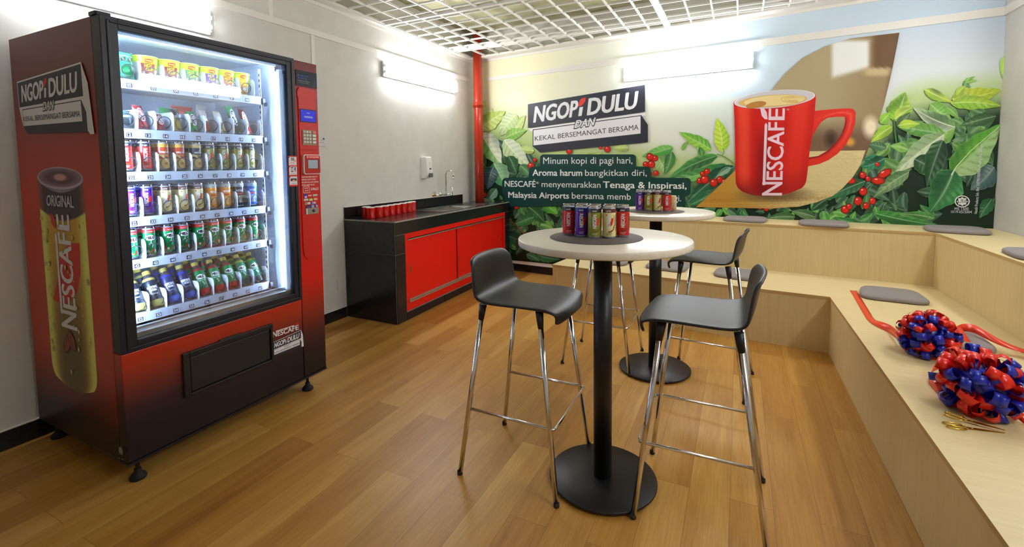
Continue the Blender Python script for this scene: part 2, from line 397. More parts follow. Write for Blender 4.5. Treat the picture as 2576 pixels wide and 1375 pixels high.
# ------------------------------------------------------------------ room shell
def room():
    Y0 = -1.6; H = 3.06
    # floor: vinyl planks running into the room
    m = mat('plank_floor', rough=0.38, spec=0.45)
    tc = nd(m, 'ShaderNodeTexCoord'); mp = nd(m, 'ShaderNodeMapping'); mp.inputs['Rotation'].default_value = (0, 0, PI/2); mp.inputs['Location'].default_value = (0.3, -0.112, 0)
    lk(m, tc.outputs['Object'], mp.inputs['Vector'])
    br = nd(m, 'ShaderNodeTexBrick'); br.offset = 0.37; br.offset_frequency = 2
    br.inputs['Color1'].default_value = (0, 0, 0, 1); br.inputs['Color2'].default_value = (1, 1, 1, 1); br.inputs['Mortar'].default_value = (0.5, 0.5, 0.5, 1)
    br.inputs['Scale'].default_value = 1.0; br.inputs['Mortar Size'].default_value = 0.0007; br.inputs['Mortar Smooth'].default_value = 0.1
    br.inputs['Brick Width'].default_value = 1.24; br.inputs['Row Height'].default_value = 0.153; br.inputs['Bias'].default_value = 0.0
    lk(m, mp.outputs[0], br.inputs['Vector'])
    sh = nd(m, 'ShaderNodeVectorMath', operation='SCALE'); sh.inputs['Scale'].default_value = 7.0; lk(m, br.outputs['Color'], sh.inputs[0])
    ad = nd(m, 'ShaderNodeVectorMath', operation='ADD'); lk(m, tc.outputs['Object'], ad.inputs[0]); lk(m, sh.outputs[0], ad.inputs[1])
    def grain(sx, sy, det, dist=0.0):
        g = nd(m, 'ShaderNodeMapping'); g.inputs['Scale'].default_value = (sx, sy, 1); lk(m, ad.outputs[0], g.inputs['Vector'])
        n = nd(m, 'ShaderNodeTexNoise'); n.inputs['Scale'].default_value = 1.0; n.inputs['Detail'].default_value = det; n.inputs['Distortion'].default_value = dist
        lk(m, g.outputs[0], n.inputs['Vector']); return n
    g1 = grain(11, 1.1, 3, 0.6); g2 = grain(190, 6, 2)
    rp = ramp(m, [(0.0, (162, 108, 41)), (0.5, (191, 139, 61)), (1.0, (214, 167, 88))]); 
    sm = nd(m, 'ShaderNodeMath', operation='MULTIPLY_ADD'); sm.inputs[1].default_value = 0.55
    sub = nd(m, 'ShaderNodeMapRange'); sub.inputs[1].default_value = 0.3; sub.inputs[2].default_value = 0.7; sub.inputs[3].default_value = 0.0; sub.inputs[4].default_value = 0.45
    lk(m, g1.outputs['Fac'], sub.inputs[0]); lk(m, br.outputs['Color'], sm.inputs[0]); lk(m, sub.outputs[0], sm.inputs[2]); lk(m, sm.outputs[0], rp.inputs[0])
    mx = nd(m, 'ShaderNodeMix', data_type='RGBA', blend_type='MULTIPLY'); mx.inputs['Factor'].default_value = 0.35
    r2 = ramp(m, [(0.35, (205, 190, 170)), (0.6, (255, 255, 255))]); lk(m, g2.outputs['Fac'], r2.inputs[0])
    lk(m, rp.outputs[0], mx.inputs[6]); lk(m, r2.outputs[0], mx.inputs[7])
    mo = nd(m, 'ShaderNodeMix', data_type='RGBA', blend_type='MIX'); lk(m, br.outputs['Fac'], mo.inputs['Factor']); lk(m, mx.outputs[2], mo.inputs[6]); mo.inputs[7].default_value = (*lin((120, 80, 40)), 1)
    lk(m, mo.outputs[2], bsdf(m).inputs['Base Color'])
    b = MB(); b.box(-0.1, 5.1, Y0-0.1, 5.6, -0.06, 0); structure(b.build('floor', m))
    b = MB(); b.box(-0.1, 0, Y0-0.1, 5.6, 0, H); structure(b.build('wall_left', M_WALL))
    b = MB()
    P = [(0, yb(0)), (5.075, yb(5.075)), (5.075, yb(5.075)+0.1), (0, yb(0)+0.1)]
    lo = [b.vert((x, y, 0)) for x, y in P]; hi = [b.vert((x, y, H)) for x, y in P]
    for i in range(4): b.face((lo[i], lo[(i+1) % 4], hi[(i+1) % 4], hi[i]))
    b.face(hi); b.face(lo[::-1]); structure(b.build('wall_back', M_WALL))
    b = MB(); b.box(RWX, RWX+0.1, Y0-0.1, yb(RWX), 0, H); structure(b.build('wall_right', M_WALL))
    b = MB(); b.box(0, RWX, Y0-0.1, Y0, 0, H); structure(b.build('wall_front', M_WALL))
    mc = noisy(mat('soffit', rough=0.8), (150, 146, 112), (186, 182, 150), scale=1.0, stretch=(2.5, 9, 1), detail=2)
    b = MB(); b.box(-0.1, 5.1, Y0-0.1, 5.6, H, H+0.08); structure(b.build('ceiling', mc))
    # cover strips on the walls
    b = MB(); b.box(0, 0.014, Y0, 5.30, 2.445, 2.492)
    for y in (0.9, 1.9, 2.62, 3.55, 4.6): b.box(0.014, 0.0155, y, y+0.008, 2.455, 2.463); b.box(0.014, 0.0155, y, y+0.008, 2.474, 2.482)
    structure(b.build('trim_1', [M_TRIM]))
    b = MB(); b.box(0, 0.008, 2.792, 2.826, 0.1, 2.445); b.box(0, 0.008, 2.415, 2.447, 2.492, 2.73); structure(b.build('trim_2', M_TRIM))
    b = MB()
    def bstrip(x0, x1, z0, z1, d, m=0):
        p = [Vector((x0, yb(x0), z0)), Vector((x1, yb(x1), z0)), Vector((x1, yb(x1), z1)), Vector((x0, yb(x0), z1))]
        i0 = [b.vert(v) for v in p]; i1 = [b.vert(v+WN*d) for v in p]
        b.face(i1, m)
        for i in range(4): b.face((i0[i], i0[(i+1) % 4], i1[(i+1) % 4], i1[i]), m)
    bstrip(0.22, 1.30, 2.452, 2.496, 0.012); bstrip(1.30, 4.975, 2.446, 2.510, 0.014)
    for x in (1.75, 2.6, 3.42, 4.2, 4.93): bstrip(x, x+0.008, 2.458, 2.464, 0.0155); bstrip(x, x+0.008, 2.49, 2.497, 0.0155)
    structure(b.build('trim_3', M_TRIM))
    b = MB(); b.box(RWX-0.014, RWX, Y0, 4.94, 2.446, 2.51); structure(b.build('trim_4', M_TRIM))
    # wall angle under the open ceiling
    b = MB(); b.box(0, 0.06, Y0, 5.41, 2.728, 2.75); b.box(0, 0.012, Y0, 5.41, 2.70, 2.728)
    bstrip(0.0, 4.975, 2.726, 2.75, 0.14)
    bstrip(0.0, 4.975, 2.70, 2.726, 0.012)
    structure(b.build('trim_5', M_TRIM))
    # tile skirting
    b = MB(); y = Y0
    b.box(0, 0.006, Y0, 3.075, 0, 0.099, 1)
    while y < 3.07:
        y1 = min(y+0.297, 3.07); b.box(0, 0.011, y, y1, 0.002, 0.094, 0); y += 0.3
    structure(b.build('baseboard_left', [M_TILE, M_TRIM]))
    b = MB()
    bstrip(0.50, 4.97, 0.0, 0.112, 0.006, 1); x = 0.52
    while x < 4.96: bstrip(x, min(x+0.297, 4.965), 0.002, 0.094, 0.012, 0); x += 0.3
    structure(b.build('baseboard_back', [M_TILE, M_TRIM]))
    # open-cell ceiling grid
    g = thing('ceiling_grid', 'white open-cell metal ceiling grid hung below the dull soffit', 'ceiling grid', (0, 0, 2.735))
    mw = mat('white_grid_paint', (240, 240, 236), 0.4)
    b = MB(); x = 0.07
    while x < 3.8:
        b.box(x-0.0065, x+0.0065, Y0+0.05, yb(x)-0.13, 0.0, 0.020); x += 0.2045
    ys = []; y = 4.83+0.108
    while y > Y0: ys.append(y); y -= 0.1985
    for y in ys: b.box(0.03, 3.76, y-0.0055, y+0.0055, 0.004, 0.020)
    b.build('cell_grid', mw, g)
    for y in (4.84, 3.645, 2.45, 1.25, 0.05):
        b = MB(); b.box(0.03, 3.76, y-0.014, y+0.014, -0.006, 0.026); b.build('runner', mw, g)
    b = MB(); b.box(2.475, 2.525, Y0+0.05, yb(2.5)-0.12, -0.008, 0.028); b.build('main_runner', mw, g)
    b = MB(); b.box(3.76, 4.96, Y0+0.05, yb(4.975)-0.14, 0.0, 0.04); b.build('border_panel', mw, g)
room()

def wall_lamp(name, label, origin, along, out, L, lit=True):
    """surface fluorescent fitting: origin = lower corner on the wall, along = direction of its length"""
    X = Vector(along); Yv = Vector(out); Z = Vector((0, 0, 1))
    M = Matrix(((X.x, Yv.x, 0, origin[0]), (X.y, Yv.y, 0, origin[1]), (X.z, Yv.z, 1, origin[2]), (0, 0, 0, 1)))
    t = thing(name, label, 'light fitting', M=M, group='fluorescent wall lights')
    b = MB(); b.rbox(0.0, L, 0.0, 0.026, 0.0, 0.15, 0.012, axis='y'); b.build('housing', M_GREYW, t)
    b = MB(); b.rbox(0.032, L-0.032, 0.027, 0.08, 0.008, 0.142, 0.02, axis='y', n=4); b.build('diffuser', M_LAMP, t)
    for x0, x1 in ((0.002, 0.031), (L-0.031, L-0.002)):
        b = MB(); b.rbox(x0, x1, 0.027, 0.078, 0.008, 0.142, 0.012, axis='y', n=4); e = b.build('end_cap', M_CLEAR, t)
        for z in (0.045, 0.105):
            c = MB(); c.box(x0+0.004, x1-0.004, 0.03, 0.055, z-0.012, z+0.012); c.build('tube_holder', M_GREYW, e)
wall_lamp('wall_light', 'lit fluorescent wall light above the vending machine', (0, 0.95, 2.238), (0, 1, 0), (1, 0, 0), 1.01)
wall_lamp('wall_light', 'lit fluorescent wall light on the left wall above the sink counter', (0, 3.635, 2.246), (0, 1, 0), (1, 0, 0), 1.29)
wall_lamp('wall_light', 'lit fluorescent wall light on the printed back wall beside the pictured mug', tuple(WP+WD*2.04+Vector((0, 0, 2.25))), tuple(WD), tuple(WN), 1.26)
wall_lamp('wall_light', 'lit fluorescent wall light on the right wall, reflected in the machine glass', (RWX, 4.25, 2.25), (0, -1, 0), (-1, 0, 0), 1.26)
wall_lamp('wall_light', 'lit fluorescent wall light on the right wall nearer the viewer', (RWX, 1.75, 2.25), (0, -1, 0), (-1, 0, 0), 1.26)

def pipe():
    c = Vector((0.160, 5.262, 0)); zc = on_plane(1191, 264, Vector((0, 5.2, 0)), Vector((0, -1, 0))).z
    t = thing('standpipe', 'red painted vertical pipe rising from the worktop in the corner', 'pipe', c)
    b = MB(); b.tube([(0, 0, 0.8915), (0, 0, 3.05)], 0.057, 28); b.build('pipe_run', M_REDPAINT, t)
    b = MB(); b.lathe([(0.056, zc-0.035), (0.066, zc-0.032), (0.066, zc-0.006), (0.071, zc-0.004), (0.071, zc+0.008), (0.063, zc+0.014), (0.063, zc+0.035), (0.056, zc+0.04)], 28); b.build('collar', M_REDPAINT, t)
pipe()
# ------------------------------------------------------------------ printed wall mural (flat artwork on the back wall)
def mural():
    rnd = random.Random(7)
    fn = lambda px, py, h: on_plane(px, py, WP, WN) + WN*h
    root = thing('mural', 'printed coffee-plant mural with slogan, verse and red mug covering the back wall', 'mural', (0, 0, 0))
    P = Print(fn)
    def line(x, pts):
        for (x0, y0), (x1, y1) in zip(pts, pts[1:]):
            if x <= x1: return y0+(y1-y0)*(x-x0)/(x1-x0)
        return pts[-1][1]
    top = lambda x: 149-(x-1195)*0.1553-10
    bot = lambda x: line(x, [(1190, 645), (1390, 664), (1640, 700), (1800, 570), (2497, 580), (2540, 582)])
    fol = lambda x: line(x, [(1190, 300), (1290, 335), (1400, 392), (1560, 400), (1700, 425), (1860, 430), (2140, 400), (2200, 345), (2260, 265), (2330, 245), (2540, 228)])
    def sky(x, y):
        l = (238, 233, 196) if y < 330 else (226, 232, 196)
        c = mixc(l, (236, 240, 226), sstep(1300, 1580, x))
        c = mixc(c, (206, 224, 236) if y < 250 else (222, 232, 226), sstep(1580, 1900, x))
        return mixc(c, mixc((198, 216, 232), (226, 230, 232), sstep(20, 230, y)), sstep(1950, 2300, x))
    def bg(x, y):
        f = fol(x); c = sky(x, y)
        c = mixc(c, (176, 205, 120), sstep(f-70, f-5, y)*0.8)
        return mixc(c, (18, 46, 28), sstep(f+0, f+75, y))
    P.grid(lambda a, b: (1193+a*1341, top(1193+a*1341)*(1-b)+bot(1193+a*1341)*b), lambda a, b: bg(1193+a*1341, top(1193+a*1341)*(1-b)+bot(1193+a*1341)*b), 72, 40)
    G = [(22, 84, 42), (34, 118, 44), (62, 152, 50), (16, 66, 44), (40, 110, 70), (92, 178, 62)]
    D = [(12, 50, 32), (18, 66, 38), (28, 84, 44), (24, 72, 56)]
    def scatter(n, x0, x1, y0f, y1f, s0, s1, pal):
        for _ in range(n):
            x = rnd.uniform(x0, x1); y = rnd.uniform(y0f(x), y1f(x)); L = rnd.uniform(s0, s1); a = rnd.uniform(0, 2*PI)
            tx, ty = x+L*math.cos(a), y+L*math.sin(a)*0.9
            if not (1197 < tx < 2508) or ty > bot(tx)-2 or ty < fol(min(2533, max(1191, tx)))-12 or x > 2508: continue
            if 2370 < (x+tx)/2 < 2476 and y > 455: continue
            c = rnd.choice(pal); c2 = mixc(c, (150, 200, 110), rnd.uniform(0, 0.25))
            P.leaf(x, y, tx, ty, L*rnd.uniform(0.2, 0.32), c, c2, bend=rnd.uniform(-.12, .12), nu=8, nv=4, vein=rnd.uniform(.15, .4), seed=rnd.random()*6)
    f_ = lambda k: (lambda x: fol(x)+k)
    b_ = lambda k: (lambda x: bot(x)-k)
    scatter(120, 1200, 1660, f_(45), b_(6), 22, 60, D)
    scatter(90, 1200, 1620, lambda x: 500, b_(8), 14, 44, G)
    scatter(60, 1560, 1860, f_(20), lambda x: 560, 22, 50, G)
    scatter(120, 2040, 2500, f_(90), b_(4), 24, 66, D)
    scatter(60, 2180, 2508, f_(25), lambda x: 430, 30, 74, [(70, 132, 52), (96, 160, 56), (52, 110, 50), (120, 180, 70), (40, 92, 50)])
    scatter(40, 1780, 2380, lambda x: 515, b_(2), 22, 50, G)
    # young bright tops
    for x, y, tx, ty, w in ((1215, 330, 1240, 272, 16), (1205, 300, 1222, 250, 10), (1290, 330, 1322, 290, 14), (1345, 380, 1300, 372, 10), (1430, 395, 1370, 392, 9),
                            (1470, 398, 1515, 384, 8), (1582, 372, 1541, 371, 9), (1560, 398, 1500, 392, 8)):
        P.leaf(x, y, tx, ty, w, (182, 210, 104), (205, 226, 140), nu=10, vein=.2)
    LV = [  # stalk x,y  tip x,y  half width  colours
        (1206, 322, 1272, 280, 22, (178, 208, 92), (206, 224, 130)), (1300, 288, 1258, 342, 20, (196, 222, 150), (214, 232, 180)),
        (1272, 347, 1326, 327, 15, (146, 196, 84), (120, 178, 66)), (1210, 334, 1263, 418, 27, (232, 240, 214), (70, 160, 44)),
        (1269, 352, 1335, 418, 23, (214, 226, 196), (186, 208, 150)), (1280, 392, 1300, 440, 16, (30, 88, 46), (24, 72, 40)),
        (1243, 410, 1277, 474, 25, (150, 200, 150), (34, 128, 60)), (1242, 420, 1228, 476, 20, (58, 92, 106), (36, 70, 82)),
        (1309, 415, 1339, 446, 13, (60, 120, 74), (88, 150, 80)), (1208, 384, 1222, 424, 12, (34, 92, 44), (28, 74, 44)),
        (1369, 507, 1405, 538, 15, (92, 190, 52), (62, 160, 44)), (1330, 520, 1372, 560, 17, (38, 120, 54), (26, 98, 44)), (1345, 545, 1290, 566, 14, (44, 128, 60), (30, 96, 52)),
        (1264, 505, 1275, 545, 9, (92, 176, 84), (60, 140, 60)), (1270, 590, 1318, 612, 16, (24, 78, 62), (44, 104, 84)), (1325, 590, 1300, 640, 16, (30, 84, 60), (22, 66, 44)),
        (1352, 640, 1410, 652, 12, (24, 90, 50), (36, 110, 60)), (1250, 474, 1222, 506, 12, (120, 160, 140), (50, 100, 70)), (1210, 500, 1240, 510, 6, (150, 180, 150), (60, 120, 70)),
        # middle branch
        (1655, 394, 1683, 434, 17, (138, 196, 104), (170, 214, 136)), (1690, 380, 1672, 440, 14, (60, 128, 56), (52, 120, 60)), (1694, 371, 1616, 394, 13, (64, 158, 54), (120, 196, 86)),
        (1806, 391, 1682, 448, 15, (52, 140, 60), (88, 176, 78)), (1828, 414, 1684, 452, 16, (112, 190, 84), (40, 120, 60)), (1790, 376, 1709, 332, 16, (142, 208, 62), (96, 180, 52)),
        (1818, 381, 1804, 296, 19, (198, 232, 62), (168, 220, 46)), (1716, 378, 1735, 352, 6, (150, 205, 80), (110, 180, 70)), (1768, 392, 1760, 368, 9, (80, 160, 60), (60, 140, 50)),
        (1848, 418, 1726, 512, 21, (26, 98, 64), (18, 72, 52)), (1800, 478, 1732, 516, 13, (40, 128, 74), (24, 92, 60)), (1838, 420, 1800, 446, 8, (150, 190, 160), (60, 120, 90)),
        # right side, back to front
        (2394, 250, 2517, 226, 24, (176, 196, 22), (150, 186, 24)), (2391, 260, 2519, 268, 18, (160, 200, 42), (128, 186, 40)), (2325, 226, 2396, 258, 13, (190, 214, 60), (150, 196, 36)),
        (2340, 262, 2392, 300, 22, (110, 176, 60), (140, 198, 90)), (2380, 268, 2412, 300, 10, (96, 160, 60), (120, 180, 70)), (2504, 292, 2414, 316, 17, (52, 96, 48), (40, 82, 40)),
        (2248, 304, 2277, 232, 29, (136, 192, 40), (166, 208, 56)), (2250, 300, 2300, 268, 14, (184, 214, 70), (150, 200, 60)), (2214, 310, 2240, 282, 13, (138, 198, 52), (120, 186, 44)),
        (2256, 318, 2290, 282, 14, (64, 96, 52), (84, 112, 70)), (2402, 320, 2296, 270, 21, (206, 220, 186), (120, 170, 96)), (2376, 338, 2258, 320, 20, (82, 146, 58), (104, 164, 66)),
        (2244, 318, 2190, 358, 14, (176, 216, 56), (150, 204, 52)), (2260, 316, 2314, 312, 11, (180, 214, 56), (150, 200, 44)), (2230, 372, 2180, 362, 11, (60, 112, 74), (44, 96, 56)),
        (2216, 402, 2170, 402, 12, (18, 112, 74), (26, 128, 84)), (2225, 398, 2168, 420, 16, (22, 120, 84), (16, 96, 66)),
        (2374, 338, 2248, 436, 27, (196, 212, 176), (132, 164, 112)), (2286, 432, 2196, 497, 17, (112, 148, 100), (80, 124, 72)), (2300, 400, 2360, 440, 26, (20, 66, 36), (28, 78, 40)),
        (2370, 352, 2330, 470, 26, (16, 58, 34), (26, 76, 40)), (2470, 400, 2430, 470, 22, (24, 70, 42), (34, 88, 50)), (2500, 420, 2440, 478, 28, (66, 98, 102), (92, 122, 126)), (2494, 500, 2462, 548, 17, (40, 110, 60), (28, 92, 50)),
        (2391, 436, 2516, 312, 40, (86, 166, 46), (176, 204, 150)), (2399, 428, 2337, 534, 42, (48, 136, 70), (34, 108, 56)),
        (2176, 455, 2070, 502, 17, (40, 112, 70), (26, 88, 52)), (2080, 500, 2040, 530, 14, (30, 84, 50), (44, 100, 60)), (2150, 490, 2126, 540, 12, (26, 92, 52), (40, 110, 60)),
        (2200, 536, 2362, 566, 16, (58, 158, 56), (36, 122, 48)), (2350, 548, 2260, 538, 10, (110, 180, 80), (60, 140, 60)), (2160, 560, 2100, 546, 10, (50, 140, 56), (36, 110, 50)), (2050, 545, 1990, 530, 12, (90, 130, 80), (60, 104, 60)), (2000, 545, 1930, 548, 12, (64, 110, 60), (44, 92, 50)),
        (1830, 525, 1860, 548, 9, (30, 84, 50), (90, 150, 110)), (2525, 142, 2522, 202, 9, (150, 212, 40), (180, 224, 80)),
        (2424, 216, 2432, 196, 5, (60, 150, 60), (90, 180, 60)), (2426, 208, 2458, 203, 4, (110, 190, 50), (140, 200, 60)), (2426, 204, 2452, 193, 4, (120, 196, 50), (140, 200, 60)), (2428, 210, 2442, 220, 3, (60, 140, 60), (80, 160, 60)),
        (2405, 240, 2430, 215, 8, (170, 200, 40), (150, 190, 40))]
    for i, (x, y, tx, ty, w_, ca, cb) in enumerate(LV):
        big = w_ > 14
        P.leaf(x, y, tx, ty, w_, ca, cb, bend=0.05*math.sin(i*2.1), wave=0.06 if big else 0.03, nu=46 if big else 20, nv=12 if big else 8, vein=0.30, seed=i)
    P.stroke([(1850, 416), (1838, 404), (1822, 394), (1804, 387)], 4, 2, (120, 150, 60)); P.stroke([(1816, 392), (1822, 384), (1818, 372)], 3, 2, (130, 180, 60))
    P.stroke([(2255, 360), (2250, 330), (2249, 300)], 5, 3, (60, 120, 50)); P.stroke([(2392, 440), (2404, 420), (2440, 380), (2512, 318)], 3.2, 1.2, (214, 228, 170))
    P.stroke([(1264, 538), (1290, 558), (1312, 578), (1330, 600)], 3, 5, (120, 90, 60)); P.stroke([(1280, 560), (1300, 580), (1322, 596)], 1, 1, (60, 140, 60))
    P.stroke([(1640, 420), (1648, 440), (1650, 455)], 2, 3, (110, 130, 70)); P.stroke([(2168, 440), (2200, 456), (2178, 486)], 1.6, 1.6, (90, 170, 70))
    for x, y, r in ((1337, 417, 9), (1346, 402, 5), (1220, 489, 6.5), (1213, 478, 5), (1300.5, 520, 6), (1288, 507, 5), (1269, 575, 4.5), (1433, 380, 8), (1349, 505, 4),
                    (1640, 402, 7), (1649, 398, 8), (1625, 413, 7.5), (1636, 394, 9.5), (1639, 413, 10), (1634, 437, 7), (1651, 435, 7), (1529, 375, 8.5), (1512, 371, 5),
                    (1779, 431, 8), (1768, 437, 7), (1761, 454, 8), (1773, 451, 11.5), (1811, 451, 8.5), (1822, 457, 8), (1796, 459, 10.5), (1809, 474, 6),
                    (2170, 440, 9), (2183, 449, 7), (2171, 481, 11), (2158, 505, 11.5), (2194, 505, 9), (2178, 517, 9), (2126, 526, 11), (2207, 413, 6), (1928, 524, 7), (1912, 522, 5), (2082, 478, 6), (2136, 519, 8), (1975, 517, 5)):
        P.berry(x, y, r, r*1.02)
    P.berry(2225, 436, 20, 10, -0.5); P.berry(2208, 454, 18, 10, 0.05); P.berry(2140, 454, 13, 8, 0.1)
    P.mb.build('leaf_picture', M_PRINT, root)
    h = P.h
    # cafe photograph inset in the shape of a leaf
    P = Print(fn, h0=h+3e-4)
    left = [(2262, 83), (2140, 97), (2075, 117), (2020, 146), (1975, 186), (1945, 222), (1925, 300), (1885, 385), (1848, 430), (1753, 518)]
    right = [(2262, 83), (2255, 120), (2243, 180), (2224, 260), (2205, 320), (2180, 385), (2145, 445), (2095, 492), (2010, 520), (1753, 520)]
    ypos = [0, .05, .12, .22, .34, .48, .62, .75, .9, 1.0]
    def along(pts, t):
        for i in range(9):
            if t <= ypos[i+1]: u = (t-ypos[i])/(ypos[i+1]-ypos[i]); return (pts[i][0]+(pts[i+1][0]-pts[i][0])*u, pts[i][1]+(pts[i+1][1]-pts[i][1])*u)
        return pts[-1]
    def f2(a, b): p = along(left, a); q = along(right, a); return (p[0]+(q[0]-p[0])*b, p[1]+(q[1]-p[1])*b)
    def blob(x, y, cx, cy, rx, ry): return max(0.0, 1-math.hypot((x-cx)/rx, (y-cy)/ry))
    def cafe(x, y):
        c = mixc((176, 162, 126), (150, 128, 92), sstep(2050, 2230, x))
        c = mixc(c, (108, 78, 48), sstep(2185, 2205, x)*(1-sstep(165, 185, y)))
        c = mixc(c, (236, 238, 234), sstep(2085, 2100, x)*(1-sstep(2178, 2192, x))*sstep(96, 110, y)*(1-sstep(188, 205, y+(x-2090)*0.28)))
        c = mixc(c, (196, 176, 130), sstep(168, 176, y)*(1-sstep(186, 196, y))*sstep(2160, 2190, x))
        c = mixc(c, (112, 84, 62), sstep(290, 350, y)*0.85)
        c = mixc(c, (240, 226, 196), min(1, 1.6*blob(x, y, 2190, 320, 26, 36)))
        c = mixc(c, (222, 160, 70), min(1, 1.6*blob(x, y, 2138, 357, 16, 14)))
        c = mixc(c, (70, 50, 40), min(1, 1.3*blob(x, y, 2090, 350, 22, 30)))
        c = mixc(c, (96, 66, 40), sstep(-14, 0, (x-(2262-(y-83)*0.20)))*0.5*(1-sstep(200, 300, y)))
        return c
    P.grid(f2, lambda a, b: cafe(*f2(a, b)), 120, 110)
    # the wooden table top in the inset
    edgeR = [(2177, 378), (2164, 415), (2145, 445), (2120, 472), (2095, 492), (2055, 508), (2010, 519), (1940, 524), (1880, 523), (1753, 520)]
    edgeL = [(1990, 381), (1915, 384), (1885, 387), (1868, 405), (1848, 430), (1830, 447), (1812, 465), (1792, 484), (1772, 502), (1753, 519)]
    def f3(a, b):
        i = min(8, int(a*9)); u = a*9-i
        p = (edgeL[i][0]+(edgeL[i+1][0]-edgeL[i][0])*u, edgeL[i][1]+(edgeL[i+1][1]-edgeL[i][1])*u)
        q = (edgeR[i][0]+(edgeR[i+1][0]-edgeR[i][0])*u, edgeR[i][1]+(edgeR[i+1][1]-edgeR[i][1])*u)
        return (p[0]+(q[0]-p[0])*b, p[1]+(q[1]-p[1])*b)
    rr = random.Random(3); band = [rr.random() for _ in range(200)]
    def woodc(x, y):
        c = mixc((196, 148, 58), (222, 206, 152), sstep(1800, 2060, x)); k = band[int(abs(y*1.1+x*0.02)) % 200]
        c = mixc(c, (150, 100, 36), 0.35*k*sstep(470, 500, y+0.0*x)+0.14*k)
        return mixc(c, (70, 50, 30), 0.6*min(1, 1.6*blob(x, y, 1950, 488, 110, 26)))
    P.grid(f3, lambda a, b: woodc(*f3(a, b)), 110, 40)
    P.mb.build('cafe_inset', M_PRINT, root); h = P.h
    # the red mug
    P = Print(fn, h0=h+3e-4)
    c6 = lambda x, y: (1800+x/4.2975, 200+y/4.2975)
    RED = (224, 44, 28); DKR = (138, 14, 16)
    # handle as a band with a hole
    ho = [(1070, 340), (1160, 330), (1300, 318), (1440, 312), (1490, 322), (1515, 360), (1508, 470), (1470, 590), (1410, 700), (1320, 800), (1220, 870), (1120, 912), (1000, 938)]
    hi = [(1050, 620), (1085, 545), (1130, 470), (1200, 415), (1300, 405), (1390, 402), (1400, 430), (1392, 500), (1360, 590), (1300, 680), (1215, 765), (1110, 825), (1000, 842)]
    n = len(ho)-1
    def f4(a, b):
        i = min(n-1, int(a*n)); u = a*n-i
        p = [ho[i][k]+(ho[i+1][k]-ho[i][k])*u for k in (0, 1)]; q = [hi[i][k]+(hi[i+1][k]-hi[i][k])*u for k in (0, 1)]
        return c6(p[0]+(q[0]-p[0])*b, p[1]+(q[1]-p[1])*b)
    def hcol(a, b):
        c = mixc(RED, (240, 110, 90), 0.6*sstep(0.25, 0.4, b)*(1-sstep(0.45, 0.6, b))*(1-sstep(.1, .5, abs(a-.4))))
        return mixc(c, (110, 10, 14), 0.75*sstep(0.6, 1.0, b)*sstep(0.35, 0.6, a))
    P.grid(f4, hcol, 36, 10)
    Lf = [(198, 262), (206, 430), (211, 620), (214, 800), (216, 960), (219, 1110), (240, 1170), (300, 1215), (400, 1246)]
    Rt = [(1084, 190), (1072, 360), (1052, 560), (1028, 700), (1008, 850), (994, 1000), (978, 1120), (930, 1175), (800, 1226)]
    vv = [0, .16, .33, .5, .66, .82, .92, .97, 1.0]
    def at(pts, t):
        for i in range(8):
            if t <= vv[i+1]+1e-9: u = (t-vv[i])/(vv[i+1]-vv[i]); return [pts[i][k]+(pts[i+1][k]-pts[i][k])*u for k in (0, 1)]
    def sag(a): return 1-math.cos(0)  # flat
    def f5(a, b):
        p, q = at(Lf, a), at(Rt, a); x = p[0]+(q[0]-p[0])*b; y = p[1]+(q[1]-p[1])*b
        return c6(x, y+math.sin(PI*b)*(78*(1-a)+22*a))
    def mug(a, b):
        c = mixc((206, 26, 18), (238, 70, 46), sstep(0.0, .09, b)*(1-sstep(.14, .24, b)))
        c = mixc(c, (150, 14, 18), sstep(.22, .34, b)*(1-sstep(.40, .55, b))*0.9*sstep(.1, .5, a)+0.0)
        c = mixc(c, (232, 54, 34), sstep(.62, .78, b)*(1-sstep(.86, .97, b))*(1-a*.6))
        return mixc(c, (110, 10, 16), sstep(.7, 1.0, a)*0.7*(1-0.6*b))
    P.grid(f5, mug, 30, 30)
    rim = lambda s_, dy=0: [c6(640+443*s_*math.cos(t), 216+dy-72*math.cos(t)*0.55*1.0+ (96*s_)*math.sin(t)) for t in [2*PI*i/40 for i in range(40)]]
    P.poly(rim(1.0), (206, 34, 24)); P.poly(rim(0.985, -3), (236, 234, 236)); P.poly(rim(0.955, -2), (206, 204, 212))
    h_ = P.up()
    cof = [c6(620+372*math.cos(t), 232-40*math.cos(t)*0.6+66*math.sin(t)) for t in [2*PI*i/36 for i in range(36)]]
    P.poly(cof, (216, 180, 112)); P.poly([c6(640+330*math.cos(t), 228-38*math.cos(t)*0.6+56*math.sin(t)) for t in [2*PI*i/30 for i in range(30)]], (236, 214, 150))
    P.poly([c6(440+110*math.cos(t), 275-18*math.cos(t)+36*math.sin(t)) for t in [2*PI*i/24 for i in range(24)]], (188, 128, 66))
    for r_ in (1.0, .7, .4): P.stroke([c6(830+(120*r_)*math.cos(t), 215+(34*r_)*math.sin(t)) for t in [PI*1.7*i/14+r_ for i in range(15)]], 1.6, 0.8, (200, 160, 80))
    # vertical word mark on the mug
    T = lambda u, v: c6(716+u*34-170*v, 1252-u*955)
    coffee_word(P, T, (240, 212, 224), (240, 212, 224), 0.02)
    P.text('®', c6(768, 335), c6(800, 335), c6(768, 315), c6(800, 315), (240, 200, 210))
    P.mb.build('pictured_mug', M_PRINT, root); h = P.h
    # slogan board
    P = Print(fn, h0=h+3e-4)
    slogan(P, lambda x, y: (1180+x/2.644, 180+y/2.644)); P.mb.build('slogan_board', M_PRINT, root); h = P.h
    # verse on a dark green outline
    P = Print(fn, h0=h+3e-4); TE = (16, 62, 58); WT = (236, 238, 240)
